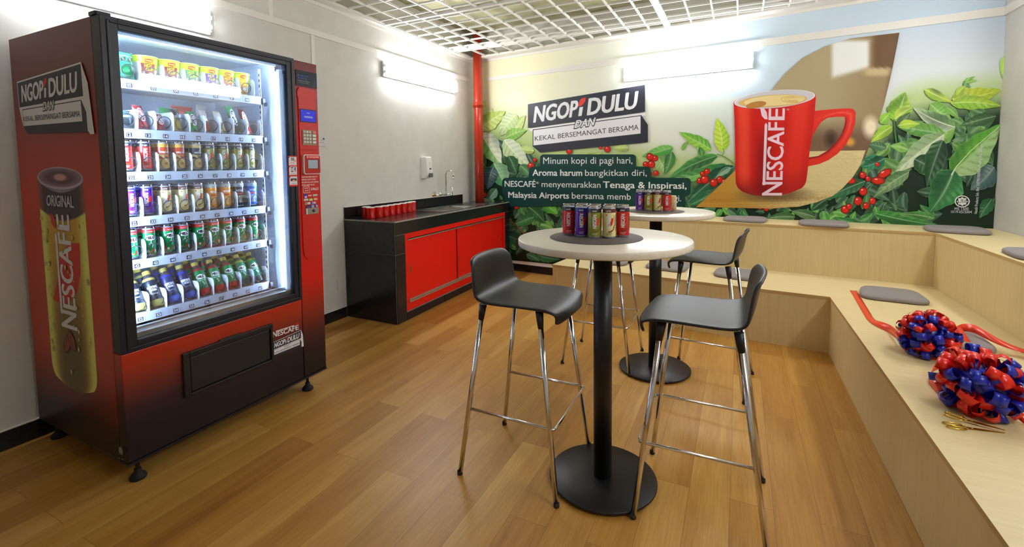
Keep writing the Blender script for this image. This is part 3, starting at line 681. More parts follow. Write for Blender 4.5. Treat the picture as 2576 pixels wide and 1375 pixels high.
    def pill(x0, x1, y0, y1, r=9):
        pts = []
        for cx_, cy_, st in ((x1-r, y0+r, -1), (x1-r, y1-r, 0), (x0+r, y1-r, 1), (x0+r, y0+r, 2)):
            for k in range(5): t = (st+k/4)*PI/2; pts.append((cx_+r*math.cos(t), cy_+r*math.sin(t)))
        P.poly(pts, TE)
    pill(1360, 1601, 388, 426); pill(1332, 1638, 419, 458); pill(1265, 1738, 447, 492); pill(1272, 1724, 473, 519)
    def tx(t, x0, x1, y0, y1, cap, b=0.0): P.text(t, (x0, y0), (x1, y1), (x0, y0-cap), (x1, y1-cap), WT, b)
    tx('Minum kopi di pagi hari,', 1368, 1592, 412, 411, 16.5); tx('Aroma harum', 1341, 1466, 441.5, 442, 15.5, .022); tx('bangkitkan diri,', 1473, 1628, 442, 442, 15.5)
    tx('NESCAFÉ', 1271, 1349, 469, 470, 14.5, .016); P.text('®', (1350, 462), (1357.5, 462), (1350, 457), (1357.5, 457), WT, .01)
    tx('menyemarakkan', 1364, 1512, 470, 472, 15); tx('Tenaga & Inspirasi,', 1518, 1728, 472, 474.5, 16, .020)
    tx('Malaysia Airports', 1280, 1433, 496.5, 499, 14.5, .022); tx('bersama memb', 1440, 1588, 499, 502, 15.5); tx('gi.', 1697, 1714, 505, 506, 15.5)
    P.mb.build('verse', M_PRINT, root); h = P.h
    # certification seal and small print
    P = Print(fn, h0=h+3e-4)
    cx_, cy_ = 2419, 506
    P.disc(cx_, cy_, 19, 15, (236, 240, 236), n=28); P.disc(cx_, cy_, 16, 12.6, (24, 40, 34), n=28)
    P.poly([(cx_+(14.5 if k % 2 == 0 else 10.5)*math.cos(k*PI/8), cy_+(11.5 if k % 2 == 0 else 8.4)*math.sin(k*PI/8)) for k in range(16)], (236, 240, 236))
    for pts in ([(2408, 503), (2411, 509), (2416, 509), (2417, 500)], [(2420, 500), (2420, 509), (2424, 509), (2425, 502)], [(2427, 503), (2431, 504), (2426, 509)]): P.stroke(pts, 1.8, 1.4, (24, 40, 34))
    P.text('MS 1500', (2400, 528), (2435, 528), (2400, 521), (2435, 521), WT); P.text('1019-05/2004', (2391, 535), (2443, 535.5), (2391, 528.8), (2443, 529.2), WT)
    P.text('Nestlé Products Sdn. Bhd. (197901000966) - Petaling Jaya, Selangor.', (2456.5, 537), (2470.5, 360), (2449, 536.5), (2463, 359.5), WT, 0.01)
    P.mb.build('certification_seal', M_PRINT, root)
mural()
# ------------------------------------------------------------------ vending machine (local frame: x outwards, y along the front, z up)
MM = Matrix(((0.999928, 0.004373, 0.011182, 0.884327), (-0.004355, 0.999989, -0.001642, 0.974630), (-0.011189, 0.001593, 0.999936, 0.097036), (0, 0, 0, 1)))
MI = MM.inverted()
MXN = Vector((MM[0][0], MM[1][0], MM[2][0])); MYN = Vector((MM[0][1], MM[1][1], MM[2][1])); MO = Vector((MM[0][3], MM[1][3], MM[2][3]))
def mfront(px, py, d=0.0): p = MI @ on_plane(px, py, MO-MXN*d, MXN); return (p.y, p.z)
def mside(px, py): p = MI @ on_plane(px, py, MO, MYN); return (-p.x, p.z)
FLOORS = [1.645, 1.432, 1.245, 1.045, 0.855, 0.613]
SLOT = lambda i: 0.122+0.0725*i
CUPY = [0.135, 0.228, 0.322, 0.410, 0.507, 0.590, 0.674]

def machine():
    side = gradmat('side_vinyl', [(0.0, (20, 16, 17)), (0.09, (40, 22, 18)), (0.15, (112, 38, 18)), (0.24, (190, 60, 24)), (0.62, (208, 52, 24)), (0.74, (178, 56, 36)), (0.86, (132, 58, 50)), (1.0, (118, 62, 60))], 2, 0.0, 1.9, 0.42, wob=0.06)
    front = gradmat('front_vinyl', [(0.0, (17, 14, 20)), (0.36, (26, 19, 28)), (0.52, (60, 28, 36)), (0.70, (116, 40, 30)), (0.86, (164, 46, 20)), (1.0, (190, 42, 12))], 2, 0.0, 0.5, 0.38, wob=0.05)
    colm = gradmat('column_vinyl', [(0.0, (18, 14, 20)), (0.09, (34, 20, 28)), (0.15, (78, 30, 34)), (0.22, (140, 42, 24)), (0.33, (214, 20, 12)), (0.8, (200, 26, 20)), (0.9, (150, 26, 22)), (1.0, (112, 24, 22))], 2, 0.0, 1.87, 0.35, wob=0.01)
    galv = noisy(mat('embossed_steel', rough=0.4, metal=0.25), (200, 209, 222), (230, 236, 244), scale=190, detail=2, bump=0.3)
    frame = mat('door_frame_black', (24, 26, 40), 0.4)
    traym = mat('tray_white', (206, 211, 218), 0.4); lipm = mat('label_rail', (176, 182, 194), 0.4); rub = mat('rubber', (18, 16, 16), 0.7)
    ledm = mat('led_strip', (240, 248, 255), 0.5, emit=(186, 214, 255), es=LED); ledp = mat('light_profile', (206, 226, 250), 0.4, emit=(150, 195, 255), es=0.25)
    alu = mat('aluminium', (188, 190, 192), 0.3, metal=0.9)
    t = thing('vending_machine', 'tall red and black glass-fronted vending machine stocked with drinks and snacks against the left wall', 'vending machine', M=MM)
    b = MB()
    b.box(-0.848, -0.062, 0, 0.02, 0, 1.87, 0); b.box(-0.848, -0.062, 1.0376, 1.0576, 0, 1.868, 1); b.box(-0.848, -0.828, 0.02, 1.0376, 0, 1.868, 1)
    b.box(-0.848, -0.062, 0.02, 1.0376, 1.852, 1.868, 1); b.box(-0.848, -0.062, 0.02, 1.0376, 0.0, 0.02, 1); b.box(-0.848, -0.062, 0.888, 0.895, 0.02, 1.852, 1)
    b.build('cabinet', [side, frame], t, bevel=0.002)
    b = MB(); b.box(-0.06, 0, 0.0, 0.893, 0.012, 0.485, 0); b.build('front_panel', front, t, bevel=0.004)
    b = MB(); b.box(-0.06, 0.002, 0.0, 1.0576, 0.0, 0.011, 0); b.build('bottom_rail', frame, t)
    b = MB(); b.box(-0.06, 0, 0.897, 1.0576, 0.012, 1.866, 0); col = b.build('control_column', colm, t, bevel=0.004)
    b = MB()
    for y0, y1, z0, z1 in ((0, 0.060, 0.488, 1.87), (0.845, 0.894, 0.488, 1.87), (0.06, 0.845, 0.488, 0.534), (0.06, 0.845, 1.824, 1.87)): b.box(-0.06, 0.008, y0, y1, z0, z1)
    for y0, y1, z0, z1 in ((0.02, 0.030, 0.50, 1.855), (0.872, 0.880, 0.50, 1.855), (0.03, 0.872, 0.50, 0.508), (0.03, 0.872, 1.845, 1.855)): b.box(0.008, 0.013, y0, y1, z0, z1)
    b.build('door_frame', frame, t, bevel=0.003)
    b = MB(); b.box(-0.014, -0.008, 0.058, 0.847, 0.532, 1.826); b.build('glass_pane', M_GLASS, t)
    b = MB(); b.rbox(-0.075, -0.01, -0.004, 0.05, 1.871, 1.885, 0.01); b.build('hinge', frame, t)
    # inside
    b = MB()
    b.box(-0.62, -0.60, 0.022, 0.83, 0.5, 1.852); b.box(-0.60, -0.063, 0.022, 0.030, 0.5, 1.852); b.box(-0.60, -0.063, 0.812, 0.822, 0.5, 1.852); b.box(-0.60, -0.063, 0.030, 0.812, 1.838, 1.852)
    b.build('liner', galv, t)
    b = MB(); b.box(-0.60, -0.063, 0.030, 0.812, 0.498, 0.512); b.build('liner_floor', mat('drop_zone', (26, 28, 46), 0.5), t)
    b = MB(); b.box(-0.058, -0.018, 0.06, 0.845, 0.536, 0.556); b.box(-0.058, -0.040, 0.06, 0.845, 0.556, 0.574); b.build('sill', alu, t)
    b = MB()
    b.box(-0.045, -0.022, 0.818, 0.838, 0.56, 1.80); L = b.build('light_strip', ledp, t)
    b = MB(); b.box(-0.053, -0.0455, 0.8165, 0.836, 0.58, 1.79); b.build('emitter', ledm, L)
    b = MB(); b.box(-0.045, -0.022, 0.038, 0.056, 0.56, 1.80); L = b.build('light_strip', ledp, t)
    b = MB(); b.box(-0.085, -0.0455, 0.039, 0.055, 0.58, 1.79); b.build('emitter', ledm, L)
    b = MB(); b.box(-0.045, -0.022, 0.07, 0.80, 1.812, 1.826); L = b.build('light_strip', ledp, t)
    b = MB(); b.box(-0.049, -0.0455, 0.08, 0.79, 1.820, 1.824); b.build('emitter', ledm, L)
    b = MB(); b.box(-0.125, -0.105, 0.7635, 0.7655, 0.55, 1.80, 0)
    for k in range(42): b.box(-0.119, -0.111, 0.7625, 0.7637, 0.57+k*0.029, 0.585+k*0.029, 1)
    b.build('slotted_rail', [traym, frame], t)
    # trays
    coil = MB(); pts = []
    for k in range(5*18+1):
        a = 2*PI*k/18; pts.append((-0.48+0.375*k/90, 0.0265*math.sin(a+0.6), 0.036-0.0265*math.cos(a+0.6)))
    for k in range(1, 17):
        a = 2*PI*k/18; pts.append((-0.105+0.009*min(1, k/4), 0.0265*math.sin(a+0.6), 0.036-0.0265*math.cos(a+0.6)))
    coil.tube(pts, 0.0019, 6); coil_o = None
    div = MB(); prof = [(-0.50, 0.0), (-0.098, 0.0), (-0.094, 0.012), (-0.092, 0.06), (-0.096, 0.078), (-0.108, 0.088), (-0.50, 0.088)]
    for sg in (0, 1):
        ii = [div.vert((x, -0.001+0.002*sg, z)) for x, z in prof]; div.face(ii if sg == 0 else ii[::-1])
    n = len(prof)
    for i in range(n): j = (i+1) % n; div.face((i, n+i, n+j, j))
    div_o = None
    for r, z in enumerate(FLOORS):
        b = MB(); b.box(-0.56, -0.098, 0.032, 0.757, z-0.004, z);  b.box(-0.56, -0.55, 0.032, 0.757, z, z+0.05); b.box(-0.50, -0.11, 0.7575, 0.760, z-0.04, z+0.05)
        tr_ = b.build('product_tray', traym, t)
        b = MB(); b.box(-0.098, -0.0955, 0.032, 0.757, z-0.040, z+0.001); b.build('tray_front', lipm, tr_)
        b = MB(); b.rbox(-0.108, -0.088, 0.762, 0.776, z-0.040, z-0.006, 0.006, axis='y'); b.box(-0.085, -0.060, 0.765, 0.771, z-0.05, z-0.03); b.build('tray_clip', frame, tr_)
        ys = CUPY if r == 0 else [SLOT(i) for i in range(9)]
        edges = [ys[0]-0.045]+[(p+q)/2+0.001 for p, q in zip(ys, ys[1:])]+[ys[-1]+0.045]
        for y in edges:
            if div_o is None: o = div_o = div.build('divider', traym)
            else: o = div_o.copy(); COL.objects.link(o)
            o.location = (0, y, z); o.parent = tr_
        for i, y in enumerate(ys):
            if coil_o is None: o = coil_o = coil.build('spiral_coil', rub)
            else: o = coil_o.copy(); COL.objects.link(o)
            o.location = (0, y, z+0.002); o.parent = tr_
            num = '%02d' % (i+2) if r == 0 else '%d' % (12+10*(r-1)+i)
            P = Print(lambda u, v, h, z=z: Vector((-0.0953+h, u, z+v)), step=1.5e-4, h0=1e-4)
            P.poly([(y-0.011, -0.034), (y+0.011, -0.034), (y+0.011, -0.016), (y-0.011, -0.016)], (22, 26, 48))
            P.text(num, (y-0.008, -0.031), (y+0.008, -0.031), (y-0.008, -0.019), (y+0.008, -0.019), (236, 240, 250), 0.02)
            P.mb.build('slot_tag', M_LABEL, tr_)
    # pick-up flap
    b = MB()
    for y0, y1, z0, z1 in ((0.229, 0.258, 0.196, 0.407), (0.676, 0.691, 0.196, 0.407), (0.258, 0.676, 0.382, 0.407), (0.258, 0.676, 0.196, 0.210)): b.box(0.0, 0.016, y0, y1, z0, z1)
    b.box(0.0, 0.014, 0.40, 0.52, 0.407, 0.413)
    fr = b.build('delivery_hatch', M_BLACK, t, bevel=0.003)
    b = MB(); b.box(0.001, 0.010, 0.262, 0.673, 0.213, 0.379); b.build('flap', mat('flap_black', (27, 28, 31), 0.5), fr, bevel=0.004)
    # feet
    for y, x in ((0.055, -0.05), (0.955, -0.05), (0.05, -0.79), (0.96, -0.79)):
        b = MB(); zf = -(MO.z + MM[2][0]*x + MM[2][1]*y)
        b.lathe([(0, zf+0.0005), (0.031, zf+0.0005), (0.033, zf+0.008), (0.027, zf+0.018), (0.014, zf+0.030), (0.013, zf+0.046), (0.0, zf+0.046)], 20, M=TR(x, y, 0)); b.tube([(x, y, zf+0.04), (x, y, 0.002)], 0.008, 10)
        b.build('levelling_foot', rub, t)
    # ---- control column fittings
    b = MB(); b.box(0.0005, 0.004, 0.906, 1.053, 1.725, 1.813); d = b.build('display', mat('smoked_glass', (18, 20, 26), 0.12, coat=0.5), t)
    P = Print(lambda u, v, h: Vector((0.0041+h, u, v)), step=5e-5)
    for y0, y1, z0, z1, c in ((0.918, 0.988, 1.779, 1.789, (34, 70, 150)), (0.920, 0.985, 1.766, 1.773, (40, 80, 150)), (0.915, 1.0, 1.752, 1.756, (150, 150, 156)), (0.922, 1.0, 1.742, 1.746, (150, 150, 156))):
        n = int((y1-y0)/0.009)
        for k in range(n): a = y0+(y1-y0)*k/n; P.poly([(a, z0), (a+0.0065-0.002*(k % 3 == 1), z0), (a+0.0065-0.002*(k % 3 == 1), z1), (a, z1)], c)
    P.mb.build('display_text', M_LABEL, d)
    b = MB(); pf = [(0.925, 1.717), (1.035, 1.713), (1.045, 1.695), (1.046, 1.665), (1.040, 1.655), (1.040, 0.775), (1.034, 0.735), (1.01, 0.716), (0.945, 0.716), (0.922, 0.735), (0.914, 0.775), (0.914, 1.655), (0.908, 1.665), (0.909, 1.695)]
    lo = [b.vert((0, y, z)) for y, z in pf]; hi_ = [b.vert((0.006, y+(0.977-y)*0.03, z)) for y, z in pf]
    for i in range(len(pf)): j = (i+1) % len(pf); b.face((lo[i], lo[j], hi_[j], hi_[i]))
    b.face(hi_); face = b.build('fascia', mat('fascia_red', (206, 26, 18), 0.4), t)
    b = MB(); b.box(0.004, 0.0068, 0.915, 1.040, 1.3595, 1.3615); b.build('fascia_joint', mat('dark_red', (110, 14, 12), 0.6), face)
    F = lambda hb: (lambda u, v, h: Vector((hb+h, u, v)))
    b = MB(); b.box(0.005, 0.0085, 0.922, 1.037, 1.519, 1.595, 0); b.box(0.0085, 0.0088, 0.927, 1.032, 1.524, 1.590, 1); s = b.build('touch_screen', [M_BLACK, mat('screen_blue', (30, 30, 150), 0.2, emit=(46, 48, 210), es=0.55)], t)
    P = Print(F(0.0089), step=5e-5); P.poly([(0.949, 1.545), (1.010, 1.545), (1.010, 1.556), (0.949, 1.556)], (150, 165, 245)); P.poly([(0.967, 1.571), (0.990, 1.571), (0.990, 1.575), (0.967, 1.575)], (190, 200, 255)); P.poly([(0.931, 1.583), (0.943, 1.583), (0.943, 1.585), (0.931, 1.585)], (150, 160, 240)); P.mb.build('screen_text', M_LABEL, s)
    b = MB(); b.rbox(0.005, 0.009, 0.933, 1.032, 1.387, 1.475, 0.004, axis='x'); kp = b.build('keypad', mat('keypad_bronze', (142, 120, 96), 0.4, metal=0.3), t)
    for r in range(4):
        for c in range(4):
            y0 = 0.940+c*0.0195+(0.004 if c == 3 else 0); w_ = 0.0135 if c < 3 else 0.024
            k = MB(); k.rbox(0.009, 0.0125, y0, y0+w_, 1.4575-r*0.0195-0.0, 1.4695-r*0.0195, 0.002, axis='x')
            kk = k.build('key', mat('key_red', (224, 120, 100), 0.4) if (r == 0 and c == 3) else M_WHITE, kp)
            lab = ['123', '456', '789', 'C0#'][r]
            if c < 3:
                P = Print(F(0.0126), step=5e-5); P.text(lab[c], (y0+0.005, 1.460-r*0.0195), (y0+0.0095, 1.460-r*0.0195), (y0+0.005, 1.467-r*0.0195), (y0+0.0095, 1.467-r*0.0195), (60, 60, 80)); P.mb.build('key', M_LABEL, kp)
    b = MB(); b.rbox(0.005, 0.020, 0.927, 1.046, 1.217, 1.332, 0.012, 0, axis='x', n=5); b.rbox(0.020, 0.0215, 0.932, 1.043, 1.221, 1.328, 0.010, 1, axis='x', n=5)
    q = b.build('code_reader', [M_WHITE, mat('reader_red', (186, 28, 20), 0.35)], t)
    b = MB(); b.box(0.0215, 0.0225, 0.952, 1.030, 1.249, 1.303, 0); b.box(0.0225, 0.0228, 0.954, 1.024, 1.251, 1.301, 1); b.build('reader_window', [M_BLACK, mat('reader_glass', (176, 188, 204), 0.25)], q)
    P = Print(F(0.0217), step=5e-5); P.poly([(0.944, 1.309), (1.036, 1.309), (1.036, 1.327), (0.944, 1.327)], (232, 60, 44)); P.text('SCAN QR HERE', (0.960, 1.3135), (1.034, 1.3135), (0.960, 1.3215), (1.034, 1.3215), (250, 240, 240), .02)
    P.poly([(0.948, 1.313), (0.952, 1.310), (0.956, 1.313), (0.954, 1.313), (0.954, 1.325), (0.950, 1.325), (0.950, 1.313)], (250, 240, 240)); P.mb.build('reader_label', M_LABEL, q)
    P = Print(F(0.0062), step=5e-5); Wt = (246, 236, 232)
    for k, (s_, x1) in enumerate((('WHEN MACHINE FAILED TO', 1.030), ('DISPENSE, DON\'T WORRY.', 1.022), ('MACHINE WILL AUTO-REFUND.', 1.040), ('PLEASE CHECK WALLET.', 1.012))):
        z = 1.197-k*0.0155; P.text(s_, (0.918, z), (x1, z), (0.918, z+0.0085), (x1, z+0.0085), Wt, .015)
    rr_ = [(0.925, 1.112), (0.931, 1.106), (0.966, 1.109), (0.974, 1.107), (0.972, 1.116), (0.970, 1.142), (0.962, 1.150), (0.930, 1.146), (0.924, 1.139)]
    P.poly(rr_, Wt); P.poly([(0.9475+(y-0.9475)*0.9, 1.129+(z-1.129)*0.88) for y, z in rr_], (206, 30, 20))
    P.text('We Now', (0.934, 1.131), (0.962, 1.134), (0.934, 1.139), (0.962, 1.142), Wt, .02); P.text('Accept', (0.934, 1.117), (0.962, 1.120), (0.934, 1.125), (0.962, 1.128), Wt, .02)
    P.text('E-WALLET', (0.980, 1.122), (1.036, 1.122), (0.980, 1.136), (1.036, 1.136), Wt, .03)
    def chip(y0, y1, z0, z1, c, c2=None, tx=None, tc=(255, 255, 255)):
        P.poly([(y0, z0), (y1, z0), (y1, z1), (y0, z1)], c)
        if c2: P.poly([(y0+0.002, z0+0.002), (y1-0.002, z0+0.002), (y1-0.002, (z0+z1)/2), (y0+0.002, (z0+z1)/2)], c2)
        if tx: P.text(tx, (y0+0.002, z0+(z1-z0)*0.3), (y1-0.002, z0+(z1-z0)*0.3), (y0+0.002, z0+(z1-z0)*0.75), (y1-0.002, z0+(z1-z0)*0.75), tc, .02)
    chip(0.931, 0.951, 1.077, 1.104, (60, 60, 180), (190, 200, 235)); chip(0.958, 0.984, 1.086, 1.097, (236, 120, 130), None, 'Boost'); chip(0.992, 1.024, 1.086, 1.097, (206, 232, 220), None, 'GrabPay', (40, 130, 80))
    chip(0.927, 0.957, 1.062, 1.074, (224, 236, 220), (150, 190, 160)); chip(0.963, 0.989, 1.060, 1.074, (196, 214, 60), (226, 230, 240)); chip(0.995, 1.024, 1.061, 1.075, (240, 130, 120), None, 'Pay')
    P.disc(0.940, 1.046, 0.0075, 0.0075, (225, 240, 228), n=14); P.disc(0.940, 1.046, 0.0055, 0.0055, (50, 150, 80), n=14); chip(0.950, 0.971, 1.040, 1.053, (240, 214, 222)); chip(0.979, 0.991, 1.040, 1.054, (110, 150, 230)); chip(0.992, 1.010, 1.041, 1.053, (230, 200, 206))
    chip(0.944, 0.968, 1.019, 1.035, (44, 52, 130), (60, 130, 150)); chip(0.977, 0.997, 1.019, 1.036, (120, 160, 235), (170, 200, 245)); P.poly([(1.004, 1.036), (1.014, 1.041), (1.026, 1.022), (1.014, 1.017)], (70, 120, 225)); P.poly([(1.008, 1.030), (1.017, 1.032), (1.024, 1.024), (1.014, 1.019)], (226, 200, 220))
    P.mb.build('payment_decal', M_LABEL, t)
    b = MB(); b.box(0.005, 0.0105, 0.937, 1.030, 0.981, 1.017, 0); b.box(0.0105, 0.011, 0.942, 0.949, 0.982, 1.016, 1); b.lathe([(0, 0.016), (0.008, 0.016), (0.010, 0.0105)], 16, M=Matrix.Translation((0, 0.993, 1.0)) @ Matrix.Rotation(PI/2, 4, 'Y'), m=2)
    b.build('lock_plate', [alu, M_WHITE, M_DARK], t)
    # instruction sticker on the door frame
    P = Print(F(0.0135), step=5e-5); P.poly([(0.828, 1.151), (0.886, 1.151), (0.886, 1.323), (0.828, 1.323)], (222, 50, 36))
    for z in (1.270, 1.216, 1.160): P.poly([(0.832, z), (0.882, z), (0.882, z+0.047), (0.832, z+0.047)], (240, 238, 248))
    for i in range(3):
        for j in range(3): P.poly([(0.847+i*0.007, 1.296+j*0.006), (0.852+i*0.007, 1.296+j*0.006), (0.852+i*0.007, 1.301+j*0.006), (0.847+i*0.007, 1.301+j*0.006)], (60, 60, 76))
    P.disc(0.872, 1.295, 0.006, 0.008, (226, 170, 130), n=10); P.poly([(0.842, 1.284), (0.866, 1.284), (0.866, 1.287), (0.842, 1.287)], (220, 110, 110))
    P.poly([(0.843, 1.232), (0.858, 1.232), (0.858, 1.260), (0.843, 1.260)], (50, 46, 52)); P.poly([(0.845, 1.237), (0.856, 1.237), (0.856, 1.255), (0.845, 1.255)], (226, 206, 210)); P.poly([(0.866, 1.240), (0.875, 1.240), (0.875, 1.260), (0.866, 1.260)], (60, 80, 200)); P.disc(0.871, 1.236, 0.005, 0.006, (226, 170, 130), n=10)
    P.poly([(0.838, 1.181), (0.878, 1.181), (0.878, 1.196), (0.838, 1.196)], (58, 58, 74)); P.disc(0.861, 1.183, 0.011, 0.006, (226, 170, 130), n=12, rot=-.3)
    for z in (1.276, 1.221, 1.166): P.poly([(0.840, z), (0.875, z), (0.875, z+0.0022), (0.840, z+0.0022)], (150, 150, 170))
    for z in (1.315, 1.261, 1.205): P.disc(0.8325, z, 0.004, 0.004, (60, 50, 60), n=10)
    P.mb.build('instruction_sticker', M_LABEL, t)
    # ---- printed decals
    Wh = (240, 240, 244)
    P = Print(F(0.0003), step=5e-5)
    q4 = [mfront(*p) for p in ((685.5, 849), (752.7, 827), (685.5, 834.5), (751.5, 813.5))]
    T = lambda u, v: tuple((q4[0][i]*(1-u)+q4[1][i]*u)*(1-v)+(q4[2][i]*(1-u)+q4[3][i]*u)*v for i in (0, 1))
    T2 = lambda u, v: T(u, v*0.82); coffee_word(P, T2, Wh)
    A = affine(((395, 375), (395, 218), (1173, 88)), (mfront(685.5, 880), mfront(685.5, 862), mfront(756.4, 830.6))); slogan(P, A, 'side')
    P.mb.build('front_decal', M_PRINT, t)
    # left side artwork
    P = Print(lambda u, v, h: Vector((-u, -h, v)), step=5e-5, h0=3e-4)
    # the pictured can
    LB, RB = 0.650, 0.216
    def canx(a, b):
        c = 0.262+(1.215-0.262)*a; k = max(0.0, (0.09-a)/0.09); ins = 0.16*(1-math.sqrt(max(0, 1-k*k)))
        return (LB+(RB-LB)*(ins+(1-2*ins)*b), c-0.045*math.sin(PI*b)*(1-0.5*k))
    def cang(a, b):
        e = min(b, 1-b); c = mixc((232, 238, 120), (214, 168, 52), sstep(0.06, 0.24, e)); c = mixc(c, (168, 136, 56), sstep(.3, .5, e)*0.7)
        c = mixc(mixc(c, (92, 80, 44), 0.85*sstep(.05, .32, e)), c, sstep(0.15, 0.85, a))
        if a > 0.845: c = mixc((58, 50, 60), (150, 84, 74), sstep(.36, .5, abs(b-.5)))
        return c
    P.grid(canx, cang, 90, 32)
    P.grid(lambda a, b: (LB+(RB-LB)*b, 1.198+0.02*a-0.045*math.sin(PI*b)), lambda a, b: mixc((150, 140, 158), (96, 88, 112), sstep(0, .5, abs(b-.5))), 2, 16)
    P.disc(0.433, 1.218, 0.220, 0.050, (190, 178, 196), n=36); P.disc(0.433, 1.221, 0.206, 0.043, (96, 66, 76), (150, 128, 146), n=36); P.disc(0.425, 1.222, 0.07, 0.018, (206, 160, 150), (120, 86, 90), n=18)
    P.poly([mside(*p) for p in ((200.7, 611), (176, 611), (152, 640), (148, 690), (134, 752), (158, 766), (172, 766), (192, 740), (203, 690))], (206, 42, 28))
    Tq = lambda u, v: (0.367+0.118*v, 0.530+0.535*u); coffee_word(P, Tq, (226, 226, 232), (206, 44, 30), 0.03)
    o4 = [mside(*p) for p in ((118.3, 516.3), (187, 522), (118.8, 490.4), (185, 493.8))]; P.text('ORIGINAL', *o4, (222, 220, 226), .02)
    for dx, rot in ((0.475, 0.5), (0.425, -0.6)):
        P.disc(dx, 0.452 if rot > 0 else 0.475, 0.030, 0.052, (150, 66, 44), (70, 26, 20), 16, rot); P.stroke([(dx-0.012*math.copysign(1, rot), 0.50), (dx, 0.47), (dx+0.012*math.copysign(1, rot), 0.43)], .006, .004, (50, 18, 14))
    rd = random.Random(5)
    for _ in range(60):
        e = rd.choice((rd.uniform(.225, .30), rd.uniform(.56, .64), rd.uniform(.3, .6))); z = rd.uniform(.3, 1.05); r = rd.choice((.004, .005, .007, .011)); P.disc(e, z, r*.8, r*1.2, (222, 214, 140), (120, 100, 40), 8)
    SA = affine(((395, 375), (395, 218), (1173, 88)), (mside(53.5, 270.9), mside(48, 209.4), mside(206.8, 161))); slogan(P, SA, 'side')
    P.disc(*mside(309, 1131), 0.016, 0.017, (196, 192, 190), n=20); P.disc(*mside(309, 1131), 0.0125, 0.0135, (40, 30, 30), n=20)
    cx0, cz0 = mside(309, 1131); P.poly([(cx0+(.011 if k % 2 == 0 else .008)*math.cos(k*PI/8), cz0+(.0115 if k % 2 == 0 else .0085)*math.sin(k*PI/8)) for k in range(16)], (186, 182, 180)); P.stroke([(cx0+.006, cz0-.002), (cx0, cz0+.003), (cx0-.006, cz0-.002)], .003, .003, (40, 30, 30))
    P.text('Nestlé Products Sdn. Bhd. - Petaling Jaya, Selangor.', mside(240, 1121), mside(296, 1148), mside(240, 1118), mside(296, 1145), (120, 112, 110)); P.text('MS 1500', mside(304, 1150), mside(316, 1154), mside(304, 1147.5), mside(316, 1151.5), (190, 186, 184))
    P.mb.build('side_artwork', M_PRINT, t)
machine()
# ------------------------------------------------------------------ cans, cups, packets, bottles
CR, CH = 0.0265, 0.133
WHT = (240, 240, 242)
CANS = {   # body, band, band word, second colour
    'red': dict(body=(206, 22, 16), band=(34, 30, 44), word='2X SHOT', splash=(120, 52, 30)),
    'purple': dict(body=(92, 20, 150), band=(38, 20, 130), word='MOCHA', splash=(110, 56, 60)),
    'olive': dict(body=(138, 138, 34), band=(46, 32, 38), word='ORIGINAL', splash=(120, 80, 40)),
    'cream': dict(body=(240, 226, 152), band=(96, 34, 18), word='LATTE', splash=(134, 78, 34)),
    'gold': dict(body=(206, 170, 96), band=(200, 150, 60), word='', top=(176, 56, 26)),
    'darkgold': dict(body=(210, 186, 120), band=(196, 168, 96), word='', top=(26, 34, 56)),
    'amber': dict(body=(226, 140, 22), band=(196, 206, 200), word='', dots=True),
    'black': dict(body=(24, 28, 44), band=(206, 214, 226), word='', dots=True),
    'blue': dict(body=(26, 96, 200), band=(170, 206, 236), word='', dots=True),
    'green': dict(body=(0, 132, 62), band=(196, 40, 36), word='')}
_cm = {}
